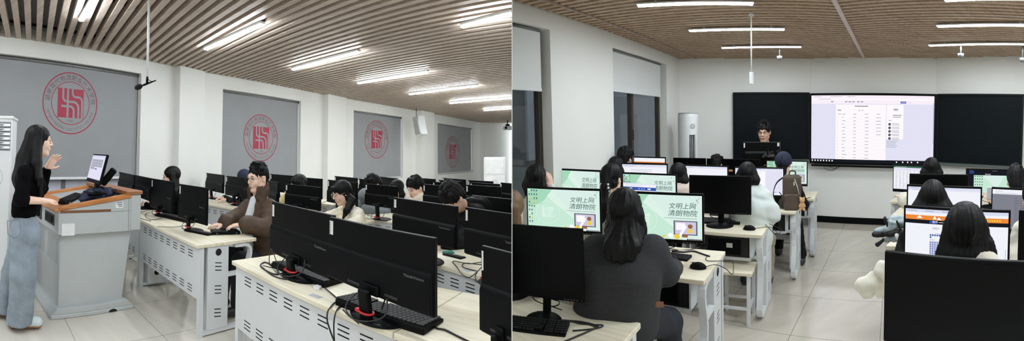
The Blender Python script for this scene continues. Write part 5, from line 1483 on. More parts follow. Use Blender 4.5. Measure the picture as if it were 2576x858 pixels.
def hair_short(h, t, base, cell=.006, m=None, bangs=True, seed=1, tall=0., crop=False):
    g = Grid(h.C - .17 * h.s, h.C + .19 * h.s, cell)
    if crop: h.ell(g, (0, .016, .046 + tall / 2), (.0785, .097, .086 + tall / 2)); h.ell(g, (0, .062, .0), (.063, .042, .045), .03); h.ell(g, (0, -.115, -.012), (.080, .066, .090), .01, 'cut'); bangs = False
    else:
        h.ell(g, (0, .016, .044 + tall / 2), (.084, .102, .094 + tall / 2)); h.ell(g, (0, .07, -.02), (.066, .045, .06), .03)
        h.ell(g, (0, -.115, -.035), (.080, .082, .094), .01, 'cut')
    for sx in (-1, 1):
        h.ell(g, (sx * .095, -.02, -.055), (.040, .055, .060), .01, 'cut')
    if bangs:
        for i in range(9):
            x = -.062 + i * .0155; h.cap(g, (x, -.035, .105), (x * 1.08 + .006 * sin(i * 2.1), -.092 + abs(x) * .35, .058 + .008 * sin(i * 1.7 + seed)), .017, .006, .012)
    rs = np.random.RandomState(seed)
    for i in range(26):
        a = rs.rand() * 6.28; el = .35 + rs.rand() * 1.1
        p = np.array([.080 * cos(a) * cos(el), .016 + .096 * sin(a) * cos(el), .05 + (.090 + tall) * sin(el)])
        if p[1] < -.05 and p[2] < .07: continue
        d = np.array([-sin(a) * .5, -.9, .25]) * .03
        h.cap(g, tuple(p), tuple(p + d), .012, .004, .014)
    streaks(g, h, .0032, 30, seed)
    return g.mesh('hair', m or M_HAIR, t, base)
def hair_long(h, t, base, paths, cell=.008, m=None, fringe=.062, part=0, seed=2, open_face=True, fold=.005):
    # paths: lists of (point, radius) hanging strands in room coordinates
    pts = [h.p(x, y, z) for x in (-.13, .13) for y in (-.13, .14) for z in (-.12, .16)]
    for P in paths:
        for p, r in P: pts += [V3(p) - r - .02, V3(p) + r + .02]
    pts = np.array(pts); g = Grid(pts.min(0), pts.max(0), cell)
    h.ell(g, (0, .018, .042), (.083, .103, .096))
    for P in paths:
        for (p, r), (q, r2) in zip(P, P[1:]): g.cap(p, q, r, r2, .018)
    if open_face:
        h.ell(g, (0, -.118, -.045), (fringe, .080, .105), .012, 'cut')
    streaks(g, h, .0026, 34, seed)
    return g.mesh('hair', m or M_HAIR, t, base)
def hand(g, W_, d, n, side, L=.18, curl=.35, spread=.10, thumb=.7, k=.008):
    # d: wrist to fingers, n: back of the hand, side: +1 / -1 where the thumb sits along d x n
    W_ = V3(W_); d = V3(d); d = d / np.linalg.norm(d); n = V3(n); n = n - d * (n @ d); n = n / np.linalg.norm(n); t = np.cross(d, n) * side; f = L / .18
    for i in range(4):
        o = (1.5 - i) * .0185 * f
        K = W_ + d * (.088 - .004 * abs(i - 1)) * f + t * o
        g.cap(W_ + t * o * .65 + d * .01 * f, K, .0165 * f, .0125 * f, k * 1.5)
        ln = (.070, .079, .073, .057)[i] * f; dd = d * 1 + t * (1.5 - i) * spread * .6; dd = dd / np.linalg.norm(dd); p = K; a = curl * .6
        for sgm, r0, r1 in ((.45, .0095, .0088), (.31, .0088, .008), (.24, .008, .0068)):
            v = dd * cos(a) - n * sin(a); q = p + v * ln * sgm; g.cap(p, q, r0 * f, r1 * f, k * .4); p = q; a += curl
    b = W_ + d * .022 * f + t * .026 * f; v = d * .62 + t * thumb - n * .25; v = v / np.linalg.norm(v)
    q = b + v * .042 * f; g.cap(W_ + d * .008 * f + t * .012 * f, b, .016 * f, .0145 * f, k); g.cap(b, q, .0145 * f, .011 * f, k)
    v2 = d * .85 + t * thumb * .45 - n * .2; v2 = v2 / np.linalg.norm(v2); g.cap(q, q + v2 * .034 * f, .0108 * f, .0085 * f, k * .6)
def bounds(pts, m):
    a = np.array([V3(p) for p in pts]); return a.min(0) - m, a.max(0) + m
def seated(room, label, C, a, s=1., pitch=.12, roll=0., hair=('short',), cloth=None, cm=None, cell=.010, face=False, glasses=None, skin=M_SKIN, J=None, puff=0., fold=.006, legs=False, legm=None, hands=True, down=True, wide=1., slim=1., lowz=None, hood=None, collar=None, cname='jacket', group=None, lean=.0, hcell=None, kf=45, arms=(1, 1)):
    # a figure on a seat: head centre C, facing azimuth a; J overrides joints
    global CUR
    CUR = room; F = dirv(a); Rt = dirv(a + pi / 2); C = Vector(C); up = Vector((0, 0, 1))
    nk = Vector(Head(C, a, pitch, roll, s).p(0, .032, -.165)); sh = nk - F * (.02 + lean) * s - up * .08 * s
    j = dict(neck=nk, shR=sh + Rt * .150 * s * wide, shL=sh - Rt * .150 * s * wide, chest=sh - up * .15 * s - F * .01, pel=sh - up * .50 * s - F * .05)
    j['pel'].z = max(j['pel'].z, .52)
    for k_, sg in (('R', 1), ('L', -1)):
        e = j['sh' + k_] + F * .13 * s + Rt * sg * .07 * s - up * .22 * s; e.z = max(e.z, .70); j['el' + k_] = e
        w = e + F * .23 * s - Rt * sg * .09 * s; w.z = max(.80, w.z); j['wr' + k_] = w
        j['kn' + k_] = j['pel'] + F * .42 + Rt * sg * .12; j['kn' + k_].z = .50
        j['an' + k_] = j['kn' + k_] + F * .03; j['an' + k_].z = .09
    if J: j.update({k: Vector(v) for k, v in J.items()})
    base = Vector((j['pel'].x, j['pel'].y, 0))
    t = thing('person', label, 'person', base, 0, group)
    h = Head(C, a, pitch, roll, s); j['h'] = h
    # body: one continuous skin
    P = [h.C + .16 * s, h.C - .16 * s] + [j[k] for k in ('shR', 'shL', 'pel', 'elR', 'elL', 'wrR', 'wrL', 'knR', 'knL', 'anR', 'anL')]
    lo, hi = bounds(P, .2 if not hands else .21)
    g = Grid(lo, hi, cell)
    h.add(g, face)
    sd = (j['shR'] - j['shL']).normalized()
    def torso(g, r, rs, rp, nr=.066):
        for sg in (-1, 1):
            g.cap(j['pel'] + sd * sg * .07 * s, j['chest'] + sd * sg * .075 * s * wide, rp, r, .05)
            g.cap(j['chest'] + sd * sg * .075 * s * wide, (j['shR'] if sg > 0 else j['shL']) - sd * sg * .03, r, rs, .05)
        g.cap(j['shR'] - sd * .02, j['shL'] + sd * .02, rs, rs, .05)
        g.cap((j['shR'] + j['shL']) / 2, j['neck'], rs * .95, nr * s, .05)
    torso(g, .085 * s, .044 * s, .09 * s, .046)
    for k_, sg in (('R', 1), ('L', -1)):
        if not arms[0 if sg > 0 else 1]: continue
        g.cap(j['sh' + k_], j['el' + k_], .042 * s, .036 * s, .03); g.cap(j['el' + k_], j['wr' + k_], .036 * s, .026 * s, .02)
        if hands:
            d = j.get('hd' + k_, (F - Rt * sg * .25 - up * .12)); n = j.get('hn' + k_, up)
            hand(g, j['wr' + k_], d, n, -sg if 'ts' + k_ not in j else j['ts' + k_].x, .175 * s)
        g.cap(j['pel'] + sd * sg * .08, j['kn' + k_], .065, .05, .03); g.cap(j['kn' + k_], j['an' + k_], .05, .035, .02)
    g.mesh('body', skin, t, base)
    if face: h.features(t, base, down, glasses)
    # upper garment
    if cm:
        lo, hi = bounds([j[k] for k in ('neck', 'shR', 'shL', 'pel', 'elR', 'elL', 'wrR', 'wrL')], .20)
        g = Grid(lo, hi, cell); A = puff
        torso(g, (.105 * slim + A) * s, (.062 + A) * s, (.118 * slim + A) * s)
        for k_, sg in (('R', 1), ('L', -1)):
            if not arms[0 if sg > 0 else 1]: continue
            g.cap(j['sh' + k_], j['el' + k_], (.060 + A) * s, (.050 + A) * s, .04); g.cap(j['el' + k_], j['wr' + k_] + (j['el' + k_] - j['wr' + k_]) * .06, (.050 + A) * s, (.040 + A * .6) * s, .03)
            if A > .012:   # quilted rings along the sleeves
                for p, q in ((j['sh' + k_], j['el' + k_]), (j['el' + k_], j['wr' + k_])):
                    for u in (.2, .5, .8): g.cap(p.lerp(q, u), p.lerp(q, u) + (q - p) * .01, (.062 + A) * s, None, .02)
        if collar:
            for q in range(14):
                an = 2 * pi * q / 14; c = j['neck'] + (F * cos(an) * .080 + Rt * sin(an) * .084) * s + up * ((.012 - .022 * cos(an)) * s)
                if cos(an) > collar[1]: continue
                g.cap(c - up * .03 * s, c + up * collar[0] * s, .021 * s, .017 * s, .02)
        if hood:
            c = j['neck'] - F * .09 * s - up * .02 * s
            for q in (-1, -.5, 0, .5, 1): g.cap(c + Rt * q * .11 * s + F * abs(q) * .07 * s, c + Rt * q * .07 * s - up * .11 * s - F * .01, .048 * s * hood, .035 * s * hood, .04)
            g.ell(c + Vector((0, 0, .045 * s)) + F * .07 * s, [.06 * s, .06 * s, .05 * s], None, .02, 'cut')
        if fold: g.folds(fold, kf, int(C.x * 100) % 97)
        g.cap(h.p(0, -.005, -.06), j['neck'] + F * .012 * s, .056 * s, .056 * s, .008, 'cut')
        j['gar'] = g.mesh(cname, cm, t, base)
    if legs:
        lo, hi = bounds([j[k] for k in ('pel', 'knR', 'knL', 'anR', 'anL')], .2); g = Grid(lo, hi, max(cell, .011))
        for k_, sg in (('R', 1), ('L', -1)):
            g.cap(j['pel'] + sd * sg * .07, j['kn' + k_], .100, .080, .05); g.cap(j['kn' + k_], j['an' + k_] + up * .03, .080, .062, .03)
        g.folds(.005, 50, 3); g.mesh('trousers', legm or M_JEAN, t, base)
        for k_, sg in (('R', 1), ('L', -1)):
            lo, hi = bounds([j['an' + k_], j['an' + k_] + F * .2], .12); g = Grid(lo, hi, .009); p = Vector(j['an' + k_]); p.z = .05
            g.cap(p - F * .03, p + F * .11, .048, .038, .03); g.cap(p, p + up * .06, .045, .045, .02); g.plane((0, 0, .005), (0, 0, -1)); g.mesh('shoe', M_SHOE, t, base)
    hc = hcell or max(.006, cell * .8)
    if hair[0] in ('short', 'crop'): hair_short(h, t, base, hc, seed=int(abs(C.x) * 50) % 31, tall=hair[1] if len(hair) > 1 else 0., crop=hair[0] == 'crop')
    elif hair[0] == 'long':
        L = hair[1]; w = hair[2] if len(hair) > 2 else 1.; dz = Vector((0, 0, -1)); cB = Vector(h.p(0, .05, .0))
        ps = []
        for u in (-1, -.5, 0, .5, 1):
            a0 = Vector(h.p(u * .062, .055 - .03 * abs(u), .03)); a1 = a0 + dz * L * .5 - Rt * u * .018 * w * s - F * .015; a2 = a0 + dz * L - Rt * u * .024 * w * s - F * .005
            ps.append([(a0, .035 * s), (a1, .040 * s * w), (a2, .024 * s * w)])
        hair_long(h, t, base, ps, hc, m=hair[3] if len(hair) > 3 else None, seed=int(abs(C.x) * 50) % 31)
    elif hair[0] == 'cap': pass
    return t, h, j, base
M_JEAN = mat('denim_dark', (28, 32, 42), .8, var=.2, scale=40, bump=.2)
M_SHOE = mat('shoe_dark', (40, 40, 42), .5)
def baseball_cap(h, t, base, m, back=True):
    g = Grid(h.C - .2 * h.s, h.C + .2 * h.s, .007)
    h.ell(g, (0, .014, .038), (.092, .108, .105)); g.plane(h.p(0, 0, .005), h.R @ np.array([0, -.12, -1.]))
    o = g.mesh('cap', m, t, base)
    g = Grid(h.C - .25 * h.s, h.C + .25 * h.s, .007); h.ell(g, (0, -.115, .018), (.078, .085, .010)); g.mesh('cap_peak', m, t, base)
    return o
# ------------------------------------------------------------------ people of the left room
CUR = RA
a_ = RA.at
M_BLACKKNIT = mat('black_knit', (11, 10, 12), .9, var=.15, scale=60, bump=.3, bscale=200, spec=.06)
M_DENIM = mat('light_denim', (136, 147, 158), .85, var=.16, scale=10, bump=.25, bscale=160)
M_BROWN = mat('brown_quilted_nylon', (74, 57, 44), .55, var=.06, scale=8, bump=.1, spec=.3)
M_CREAM = mat('cream_knit', (236, 228, 208), .85, var=.06, scale=40, bump=.5, bscale=110)
M_TEE = mat('grey_white_tee', (206, 208, 210), .8)
M_BLKNYLON = mat('black_nylon', (16, 16, 18), .5, var=.1, scale=20, spec=.15)
M_GREYJ = mat('grey_jacket', (120, 126, 130), .7, var=.08)
M_NAVY = mat('navy_cloth', (26, 32, 58), .8, var=.1, bump=.2)
M_YELK = mat('pale_yellow_knit', (226, 212, 160), .85)

# the standing lecturer
R0 = 3.38
h = Head(a_(99, 356, R0), .34, .03, 0, 1.03)
base = RA.P(56, 822, 0); t = thing('person', 'woman in black sweater and light jeans standing by the podium, one hand raised', 'person', base)
shR = a_(64, 437, 3.22); elR = a_(52, 502, 3.14); wrR = a_(112, 506, 3.24); shL = a_(88, 434, 3.52); elL = a_(105, 476, 3.72); wrL = a_(119, 424, 3.62)
chest = a_(78, 470, R0); pel = a_(66, 560, R0)
lo, hi = bounds([h.C + .17, h.C - .17, elR, wrL, a_(150, 390, 3.7), a_(142, 510, 3.3), pel, a_(0, 815, 3.6), a_(110, 815, 3.3), a_(60, 815, 3.2)], .1)
lo[2] = .0; g = Grid(lo, hi, .0075); h.add(g, True)
def trunk(g, r1, r2, r3, k=.05):
    for u in (-1, 1):
        o = (shR - shL).normalized() * u * .06
        g.cap(pel + o, a_(66, 520, R0) + o, r3, r2, k); g.cap(a_(66, 520, R0) + o, chest + o * 1.1, r2, r1, k)
    g.cap(shR, shL, .052, None, k); g.cap((shR + shL) / 2, a_(88, 414, R0), .06, .05, k); g.cap(chest, (shR + shL) / 2, r1, .075, k)
trunk(g, .085, .078, .09)
g.cap(shR, elR, .043, .036, .03); g.cap(elR, wrR, .038, .026, .02); g.cap(shL, elL, .04, .034, .03); g.cap(elL, wrL, .036, .026, .02)
hand(g, wrR, a_(140, 503, 3.36) - wrR, Vector((0, 0, 1)) + dirv(-1.2) * -.2, 1, .18, .35)
hand(g, wrL, a_(138, 397, 3.62) - wrL, a_(100, 400, 3.62) - a_(120, 410, 3.50), -1, .19, .28, .22, 1.0)
hipR, knR, anR = a_(64, 590, 3.30), a_(58, 690, 3.28), a_(50, 800, 3.32); hipL, knL, anL = a_(60, 590, 3.46), a_(34, 690, 3.50), a_(4, 785, 3.58)
for A, B, Cc in ((hipR, knR, anR), (hipL, knL, anL)): g.cap(A, B, .07, .05, .04); g.cap(B, Cc, .05, .035, .02)
g.mesh('body', M_SKIN, t, base); h.features(t, base)
g = Grid(lo, hi, .009); trunk(g, .112, .098, .105)
g.cap(shR, elR, .066, .058, .04); g.cap(elR, elR.lerp(wrR, .16), .056, .050, .02); g.cap(shL, elL, .062, .054, .04); g.cap(elL, wrL + (elL - wrL) * .12, .052, .042, .03)
g.plane(a_(62, 543, R0), (0.05, 0, -1)); h.cap(g, (0, -.01, -.06), (0, .02, -.19), .056, .058, .008, 'cut'); g.folds(.006, 45, 5); g.mesh('sweater', M_BLACKKNIT, t, base)
g = Grid(lo, hi, .010)
g.cap(a_(64, 545, R0 - .06), hipR, .100, .112, .05); g.cap(a_(64, 545, R0 + .06), hipL, .100, .112, .05)
g.cap(hipR, knR, .120, .104, .05); g.cap(knR, anR + Vector((0, 0, .0)), .104, .112, .04); g.cap(hipL, knL, .118, .100, .05); g.cap(knL, anL, .100, .108, .03)
g.plane(a_(62, 537, R0), (-.05, 0, 1)); g.plane((0, 0, .045), (0, 0, -1)); g.folds(.007, 30, 11, (.6, .6, .35)); jn = g.mesh('jeans', M_DENIM, t, base)
g = Grid(*bounds([a_(18, 560, 3.2), a_(50, 612, 3.2)], .06), .006)
def shoe(pix_heel, pix_toe, r):
    p = a_(*pix_heel, r); q = a_(*pix_toe, r); p.z = q.z = .055
    g = Grid(*bounds([p, q], .12), .007); g.cap(p, q, .052, .043, .02); g.cap(p, p + Vector((0, 0, .06)), .05, .045, .03); g.cap(p.lerp(q, .4), p.lerp(q, .4) + Vector((0, 0, .03)), .045, .04, .03)
    g.plane((0, 0, .028), (0, 0, -1)); s_ = g.mesh('sneaker', mat('pale_sneaker', (206, 216, 218), .6), t, base)
    g = Grid(*bounds([p, q], .12), .007); g.cap(p, q, .058, .050, .02); g.plane((0, 0, .001), (0, 0, -1)); g.plane((0, 0, .030), (0, 0, 1)); g.mesh('gum_sole', mat('gum_sole', (140, 98, 64), .6), t, base)
shoe((34, 806), (94, 806), 3.34); shoe((-22, 790), (24, 790), 3.58)
pk = [a_(18, 556, 3.175), a_(50, 553, 3.165), a_(52, 588, 3.15), a_(36, 600, 3.15), a_(20, 590, 3.155)]
mb = MB(); mb.tube([p - base for p in pk], .004, closed=True); mb.build('pocket_seam', mat('denim_seam', (118, 132, 146), .9), t)
hp = [[(h.p(0, .03, .05), .085), (a_(66, 400, R0), .085), (a_(58, 450, R0 - .04), .092), (a_(62, 500, R0 - .06), .05)],
      [(h.p(-.05, .02, .0), .05), (a_(92, 410, R0 - .12), .045), (a_(97, 450, R0 - .16), .035), (a_(102, 492, R0 - .14), .012)],
      [(h.p(.05, .03, .0), .05), (a_(80, 420, R0 + .08), .06), (a_(74, 470, R0 + .06), .04)]]
hair_long(h, t, base, hp, .008, fringe=.070, seed=4)

# man in the brown jacket
hz = a_(649, 449, 4.0); A2 = -2.88
J = dict(neck=a_(650, 488, 4.02), shR=a_(628, 524, 4.14), shL=a_(682, 526, 3.88), chest=a_(652, 560, 4.0), pel=a_(660, 650, 4.08), elR=a_(592, 548, 4.12), wrR=a_(561, 564, 3.98), elL=a_(672, 574, 3.68), wrL=a_(612, 564, 3.72),
         hdR=a_(532, 568, 3.95) - a_(561, 564, 3.98), hdL=a_(575, 569, 3.72) - a_(612, 564, 3.72))
t, h, j, base = seated(RA, 'man with glasses in a puffy brown jacket, both hands on the desk', hz, A2, 1.10, .14, .02, ('crop', .012), cm=M_BROWN, cell=.0075, face=True, glasses=M_SPEC, J=J, puff=.014, fold=.008, legs=True, down=False, collar=(.06, .78), skin=M_SKIN, kf=32)
F = dirv(A2)
g = Grid(*bounds([j['neck'], j['pel']], .2), .009)
g.cap(j['neck'] + F * .05 - Vector((0, 0, .06)), j['chest'] + F * .135, .045, .055, .03); g.cap(j['chest'] + F * .135, j['pel'] + F * .16, .055, .06, .03); g.mesh('tee_shirt', M_TEE, t, base)
mb = MB(); W_ = j['wrR'].lerp(j['elR'], .10)
dd = (j['elR'] - j['wrR']).normalized(); u = dd.orthogonal().normalized(); v = dd.cross(u)
for k in range(12): mb.sph(W_ + (u * cos(k * pi / 6) + v * sin(k * pi / 6)) * .050 - base, .014, n=8)
mb.build('bead_bracelet', M_BLK, t)
stool(RA, Vector((j['pel'].x, j['pel'].y, 0)), 0, 'white stool under the man in the brown jacket')

# students of the left room
t, h, j, base = seated(RA, 'woman with long black hair in black, behind the window-side front monitors', a_(431, 446, 5.35), -2.3, 1.1, .12, 0, ('long', .42, 1.1), cm=M_BLACKKNIT, cell=.009, face=True)
t, h, j, base = seated(RA, 'woman with clear glasses, braid and cream cable-knit sweater, looking down', a_(860, 486, 4.65), -2.45, 1.1, .34, 0, ('none',), cm=M_CREAM, cell=.008, face=True, glasses=mat('clear_plastic', (206, 196, 196), .2), puff=.012, fold=.006, kf=70, cname='sweater',
     J=dict(elL=a_(900, 560, 4.45), wrL=a_(850, 570, 4.3), elR=a_(818, 550, 4.75), wrR=a_(800, 545, 4.5)))
hp = [[(h.p(-.055, .02, .02), .045), (a_(885, 505, 4.58), .052), (a_(872, 530, 4.49), .038), (a_(864, 549, 4.45), .014)], [(h.p(.05, .02, .0), .04), (a_(848, 508, 4.72), .02)], [(h.p(0, .07, 0), .06), (a_(888, 520, 4.75), .05)],
      [(h.p(-.03, -.075, .085), .022), (h.p(-.04, -.096, .040), .010)], [(h.p(0, -.085, .085), .022), (h.p(0, -.100, .040), .010)], [(h.p(.03, -.075, .085), .022), (h.p(.04, -.096, .040), .010)]]
hair_long(h, t, base, hp, .007, fringe=.060, seed=9)
h.bit(lambda mb: [mb.sph((-.07 + .012 * k, -.03 - .004 * k, .085 - .014 * k), (.006, .012, .006), n=8) for k in range(3)], 'hair_clip', mat('pale_pink_clip', (232, 206, 210), .3), t, base)
t, h, j, base = seated(RA, 'boy with short black hair in a cream hooded jumper, head bowed', a_(1046, 474, 5.4), -2.5, 1.17, .36, 0, ('short', .01), cm=M_CREAM, cell=.009, face=True, puff=.012, fold=.006, hood=1., cname='jumper', J=dict(shR=a_(1026, 504, 5.5), shL=a_(1080, 500, 5.3), wrR=a_(1040, 532, 5.25), wrL=a_(1075, 532, 5.2)))
t, h, j, base = seated(RA, 'boy leaning far over his keyboard, only black hair, ear and dark hood showing', a_(1140, 500, 3.45), -2.5, 1.06, .85, .1, ('short', .02), cm=M_BLKNYLON, cell=.009, face=True, puff=.02, fold=.008, hood=1.25, skin=M_SKIN2,
     J=dict(pel=a_(1205, 700, 3.95)))
g = Grid(*bounds([a_(1175, 505, 3.5), a_(1235, 560, 3.7)], .12), .008)
for q0, q1, r0, r1 in (((1182, 512, 3.58), (1212, 512, 3.6), .055, .06), ((1212, 512, 3.6), (1226, 528, 3.62), .06, .05), ((1185, 530, 3.6), (1222, 545, 3.62), .09, .08), ((1170, 545, 3.6), (1180, 580, 3.65), .09, .12)): g.cap(a_(*q0), a_(*q1), r0, r1, .03)
g.folds(.008, 48, 6); g.mesh('hood', M_BLKNYLON, t, base)
t, h, j, base = seated(RA, 'person in a navy baseball cap, half hidden behind the man in brown', a_(613, 449, 6.3), -2.5, 1.05, .2, 0, ('cap',), cm=M_BLKNYLON, cell=.011); baseball_cap(h, t, base, M_NAVY)
t, h, j, base = seated(RA, 'dark haired woman in pale yellow, only forehead above the wide monitor', a_(751, 467, 5.3), -2.4, 1.1, .3, 0, ('long', .25), cm=M_YELK, cell=.011, face=True, J=dict(elR=a_(716, 500, 5.4), shR=a_(728, 490, 5.4)))
t, h, j, base = seated(RA, 'black haired person in a grey jacket under the third emblem blind', a_(940, 466, 5.4), -2.5, 1.1, .5, 0, ('short',), cm=M_GREYJ, cell=.011, puff=.02, J=dict(elR=a_(905, 510, 5.5), shR=a_(918, 492, 5.45)))
t, h, j, base = seated(RA, 'strip of black hair of a person left of the boy in the cream jumper', a_(997, 478, 5.5), -2.5, 1.05, .2, 0, ('long', .2), cm=M_BLKNYLON, cell=.012)

# navy jacket thrown on the podium
CUR = RA
p0 = pod(.52, .22, .03); t = thing('jacket', 'crumpled navy jacket lying on the podium tray', 'jacket', p0)
g = Grid(p0 - Vector((.4, .4, .1)), p0 + Vector((.4, .4, .2)), .008)
for (x, y, dz, r) in ((.34, .16, .02, .03), (.42, .20, .04, .045), (.52, .18, .06, .055), (.58, .30, .07, .06), (.64, .22, .05, .05), (.50, .36, .05, .05), (.70, .28, .03, .035), (.44, .32, .03, .04)):
    v = pod(x, y, dz); w_ = pod(x + .05, y + .06, dz * .8); g.cap(v, w_, r, r * .8, .05)
g.folds(.014, 55, 21); g.mesh('cloth', M_NAVY, t, p0)
mb = MB(); mb.box(-.02, .02, -.015, .015, .0, .006); o = mb.build('zip_pull', M_TRIMG, t); o.location = (.0, -.06, .05)
# ------------------------------------------------------------------ people of the right room
CUR = RB
b_ = RB.at; NB = radians(50)
M_COAT = mat('grey_wool', (48, 49, 51), .95, var=.12, scale=60, bump=.4, bscale=260)
M_PUFFW = mat('pale_mint_puffer', (206, 214, 210), .5, var=.03, scale=6)
M_PINKC = mat('pale_pink_coat', (222, 204, 192), .75, var=.04)
M_BEIGE = mat('beige_coat', (214, 206, 192), .8, var=.04)
M_WHT = mat('white_cloth', (224, 224, 220), .8)
M_IVORY = mat('ivory_knit', (222, 216, 200), .85, bump=.4, bscale=120)
M_KHAKI = mat('khaki_cloth', (150, 140, 124), .8)
# teacher
t, h, j, base = seated(RB, 'teacher with round glasses and black shirt standing behind the podium', b_(1922, 333, 6.05), NB + pi - .05, 1.2, .16, 0, ('short', .012), cm=M_BLACKKNIT, cell=.008, face=True, glasses=M_SPEC, down=False, legs=True, cname='shirt', skin=M_SKIN2,
     J=dict(knR=b_(1905, 560, 6.15), knL=b_(1940, 560, 6.15), anR=(b_(1905, 600, 6.15).x, b_(1905, 600, 6.15).y, .09), anL=(b_(1940, 600, 6.15).x, b_(1940, 600, 6.15).y, .09), pel=b_(1922, 470, 6.15),
            wrR=b_(1888, 396, 5.85), wrL=b_(1950, 396, 5.85), elR=b_(1880, 405, 6.1), elL=b_(1962, 405, 6.1)))
# black cable bag on the podium
p = b_(1945, 392, 5.55); t = thing('cable_bundle', 'black bundle of cables and straps hanging over the podium monitor corner', 'cables', p)
g = Grid(p - Vector((.25, .25, .2)), p + Vector((.25, .25, .2)), .009); rs = np.random.RandomState(4)
for k in range(9):
    q = p + Vector((rs.uniform(-.10, .10), rs.uniform(-.10, .10), rs.uniform(-.08, .06))); g.cap(q, q + Vector((rs.uniform(-.08, .08), rs.uniform(-.08, .08), rs.uniform(-.05, .05))), .028, .018, .03)
g.folds(.01, 90, 3); g.mesh('bundle', M_BLK2, t, p)
mb = MB()
for k in range(4): mb.tube(smooth_path([(rs.uniform(-.15, .15), rs.uniform(-.12, .12), rs.uniform(-.1, .1)) for i in range(5)]), .006)
mb.build('strap', M_BLK, t)
# woman in the grey coat
J = dict(neck=b_(1570, 592, 2.02), shR=b_(1648, 634, 2.0), shL=b_(1496, 630, 2.06), chest=b_(1556, 690, 1.98), pel=b_(1548, 800, 1.97), elR=b_(1680, 688, 2.02), wrR=b_(1700, 672, 2.2), elL=b_(1468, 700, 2.1), wrL=b_(1500, 690, 2.35))
t, h, j, base = seated(RB, 'long-haired woman in dark grey wool coat, seen from behind before the nearest wallpaper screen', b_(1574, 538, 2.06), NB - .12, 1.02, .12, 0, ('none',), cm=M_COAT, cell=.008, J=J, puff=.008, fold=.004, legs=True, kf=26, cname='coat', slim=1.2)
hp = []
for u in (-1, -.6, -.2, .2, .6, 1):
    hp.append([(h.p(-u * .056, .045 - .03 * abs(u), .03), .037), (b_(1573 + u * 33, 580, 1.98 if abs(u) < .9 else 2.04), .038), (b_(1566 + u * 31, 622, 1.88), .030), (b_(1560 + u * 30, 655 - 5 * abs(u) + 4 * sin(u * 9), 1.86), .014)])
hp.append([(h.p(-.07, .02, 0), .04), (b_(1612, 580, 2.06), .028), (b_(1618, 612, 2.02), .012)])
hair_long(h, t, base, hp, .0075, seed=12, open_face=True, fringe=.055)
mb = MB(); q = j['pel']; R_ = dirv(NB - .12 + pi / 2)
pts = [b_(1612, 765, 1.88) - base, b_(1640, 766, 1.88) - base, b_(1669, 766, 1.9) - base]
mb.tube(pts, 0, flat=(.013, .004, (0, 0, 1))); mb.build('belt_tab', mat('brown_leather', (124, 80, 58), .5), t)
mb = MB(); mb.tube(smooth_path([b_(x, y, r) - base for x, y, r in ((1468, 722, 1.86), (1500, 721, 1.81), (1550, 721, 1.795), (1600, 721, 1.815), (1632, 719, 1.87))]), .003); mb.build('yoke_seam', mat('coat_seam', (40, 41, 43), .95), t)
stool(RB, Vector((base.x, base.y, 0)), radians(-45), 'stool under the woman in the grey coat')
# ponytail woman
t, h, j, base = seated(RB, 'woman with ponytail, pearl hair tie and glasses in a beige coat, behind the grey coat', b_(1540, 452, 3.25), NB - .05, 1.0, .12, 0, ('none',), cm=M_BEIGE, cell=.009, glasses=None, puff=.012, collar=(.05, 2), hood=1., J=dict(neck=b_(1540, 500, 3.25)))
h.features(t, base, True, M_SPEC)
hair_long(h, t, base, [[(h.p(0, .09, .02), .05), (h.p(-.02, .125, -.06), .035), (b_(1516, 510, 3.1), .04), (b_(1518, 560, 3.1), .02)], [(h.p(-.04, .05, -.03), .04), (h.p(0, .1, -.05), .03)], [(h.p(.04, .05, -.03), .04), (h.p(0, .1, -.05), .03)]], .008, seed=6, fringe=.066)
mb = MB()
for k in range(8): mb.sph(Vector(h.p(-.02 + .04 * cos(k * pi / 4), .135 + .012 * sin(k * 2.1), -.06 + .035 * sin(k * pi / 4))) - base, .011, n=8)
mb.build('pearl_hair_tie', mat('pearl', (226, 224, 220), .25), t)
# others from behind
def bk(lab, x, y, r, s, hair, cm, **kw):
    return seated(RB, lab, b_(x, y, r), kw.pop('a', NB), s, kw.pop('pitch', .12), 0, hair, cm=cm, **kw)
t, h, j, base = bk('woman with chin-length black hair and white top, one hand at her chin', 1350, 452, 3.3, .96, ('long', .16), M_WHT, a=NB - .2, cell=.010, J=dict(wrR=b_(1386, 472, 3.35), elR=b_(1392, 520, 3.25), hdR=Vector((-.1, .1, .9))))
t, h, j, base = bk('long brown-blond hair of a person cut off at the left edge of the right room', 1282, 535, 2.3, 1.02, ('long', .5, 1.2, M_HAIRB), M_BLKNYLON, cell=.010); CUTS.append((t, 1))
t, h, j, base = bk('short-haired person in front of the strip screen below the window', 1573, 401, 4.7, 1.02, ('short', .01), M_BLKNYLON, cell=.011)
t, h, j, base = bk('person with black hair just left of the white document screen', 1552, 424, 4.58, 1.06, ('long', .12), M_BLKNYLON, cell=.011)
t, h, j, base = bk('person with straight black hair and pale pink coat', 1708, 442, 4.15, 1.02, ('long', .16, 1.1), M_PINKC, cell=.009, puff=.03, hood=1.2, collar=(.04, 2), J=dict(neck=b_(1712, 466, 4.15), shR=b_(1745, 490, 4.1), shL=b_(1680, 490, 4.1)))
t, h, j, base = bk('person whose black crown alone rises above a switched-off monitor before the podium', 1803, 414, 5.5, 1.0, ('short',), M_BLKNYLON, cell=.012)
J = dict(neck=b_(1880, 474, 3.72), shR=b_(1918, 496, 3.66), shL=b_(1850, 496, 3.8), chest=b_(1885, 525, 3.68), pel=b_(1890, 600, 3.65), elR=b_(1944, 540, 3.62), wrR=b_(1930, 545, 3.95))
t, h, j, base = bk('person in a pale mint puffer jacket with bobbed black hair', 1881, 444, 3.72, 1.02, ('long', .12, 1.05), M_PUFFW, cell=.0085, puff=.020, fold=.006, hood=1.2, J=J, legs=True, legm=M_KHAKI, kf=40, cname='puffer_jacket')
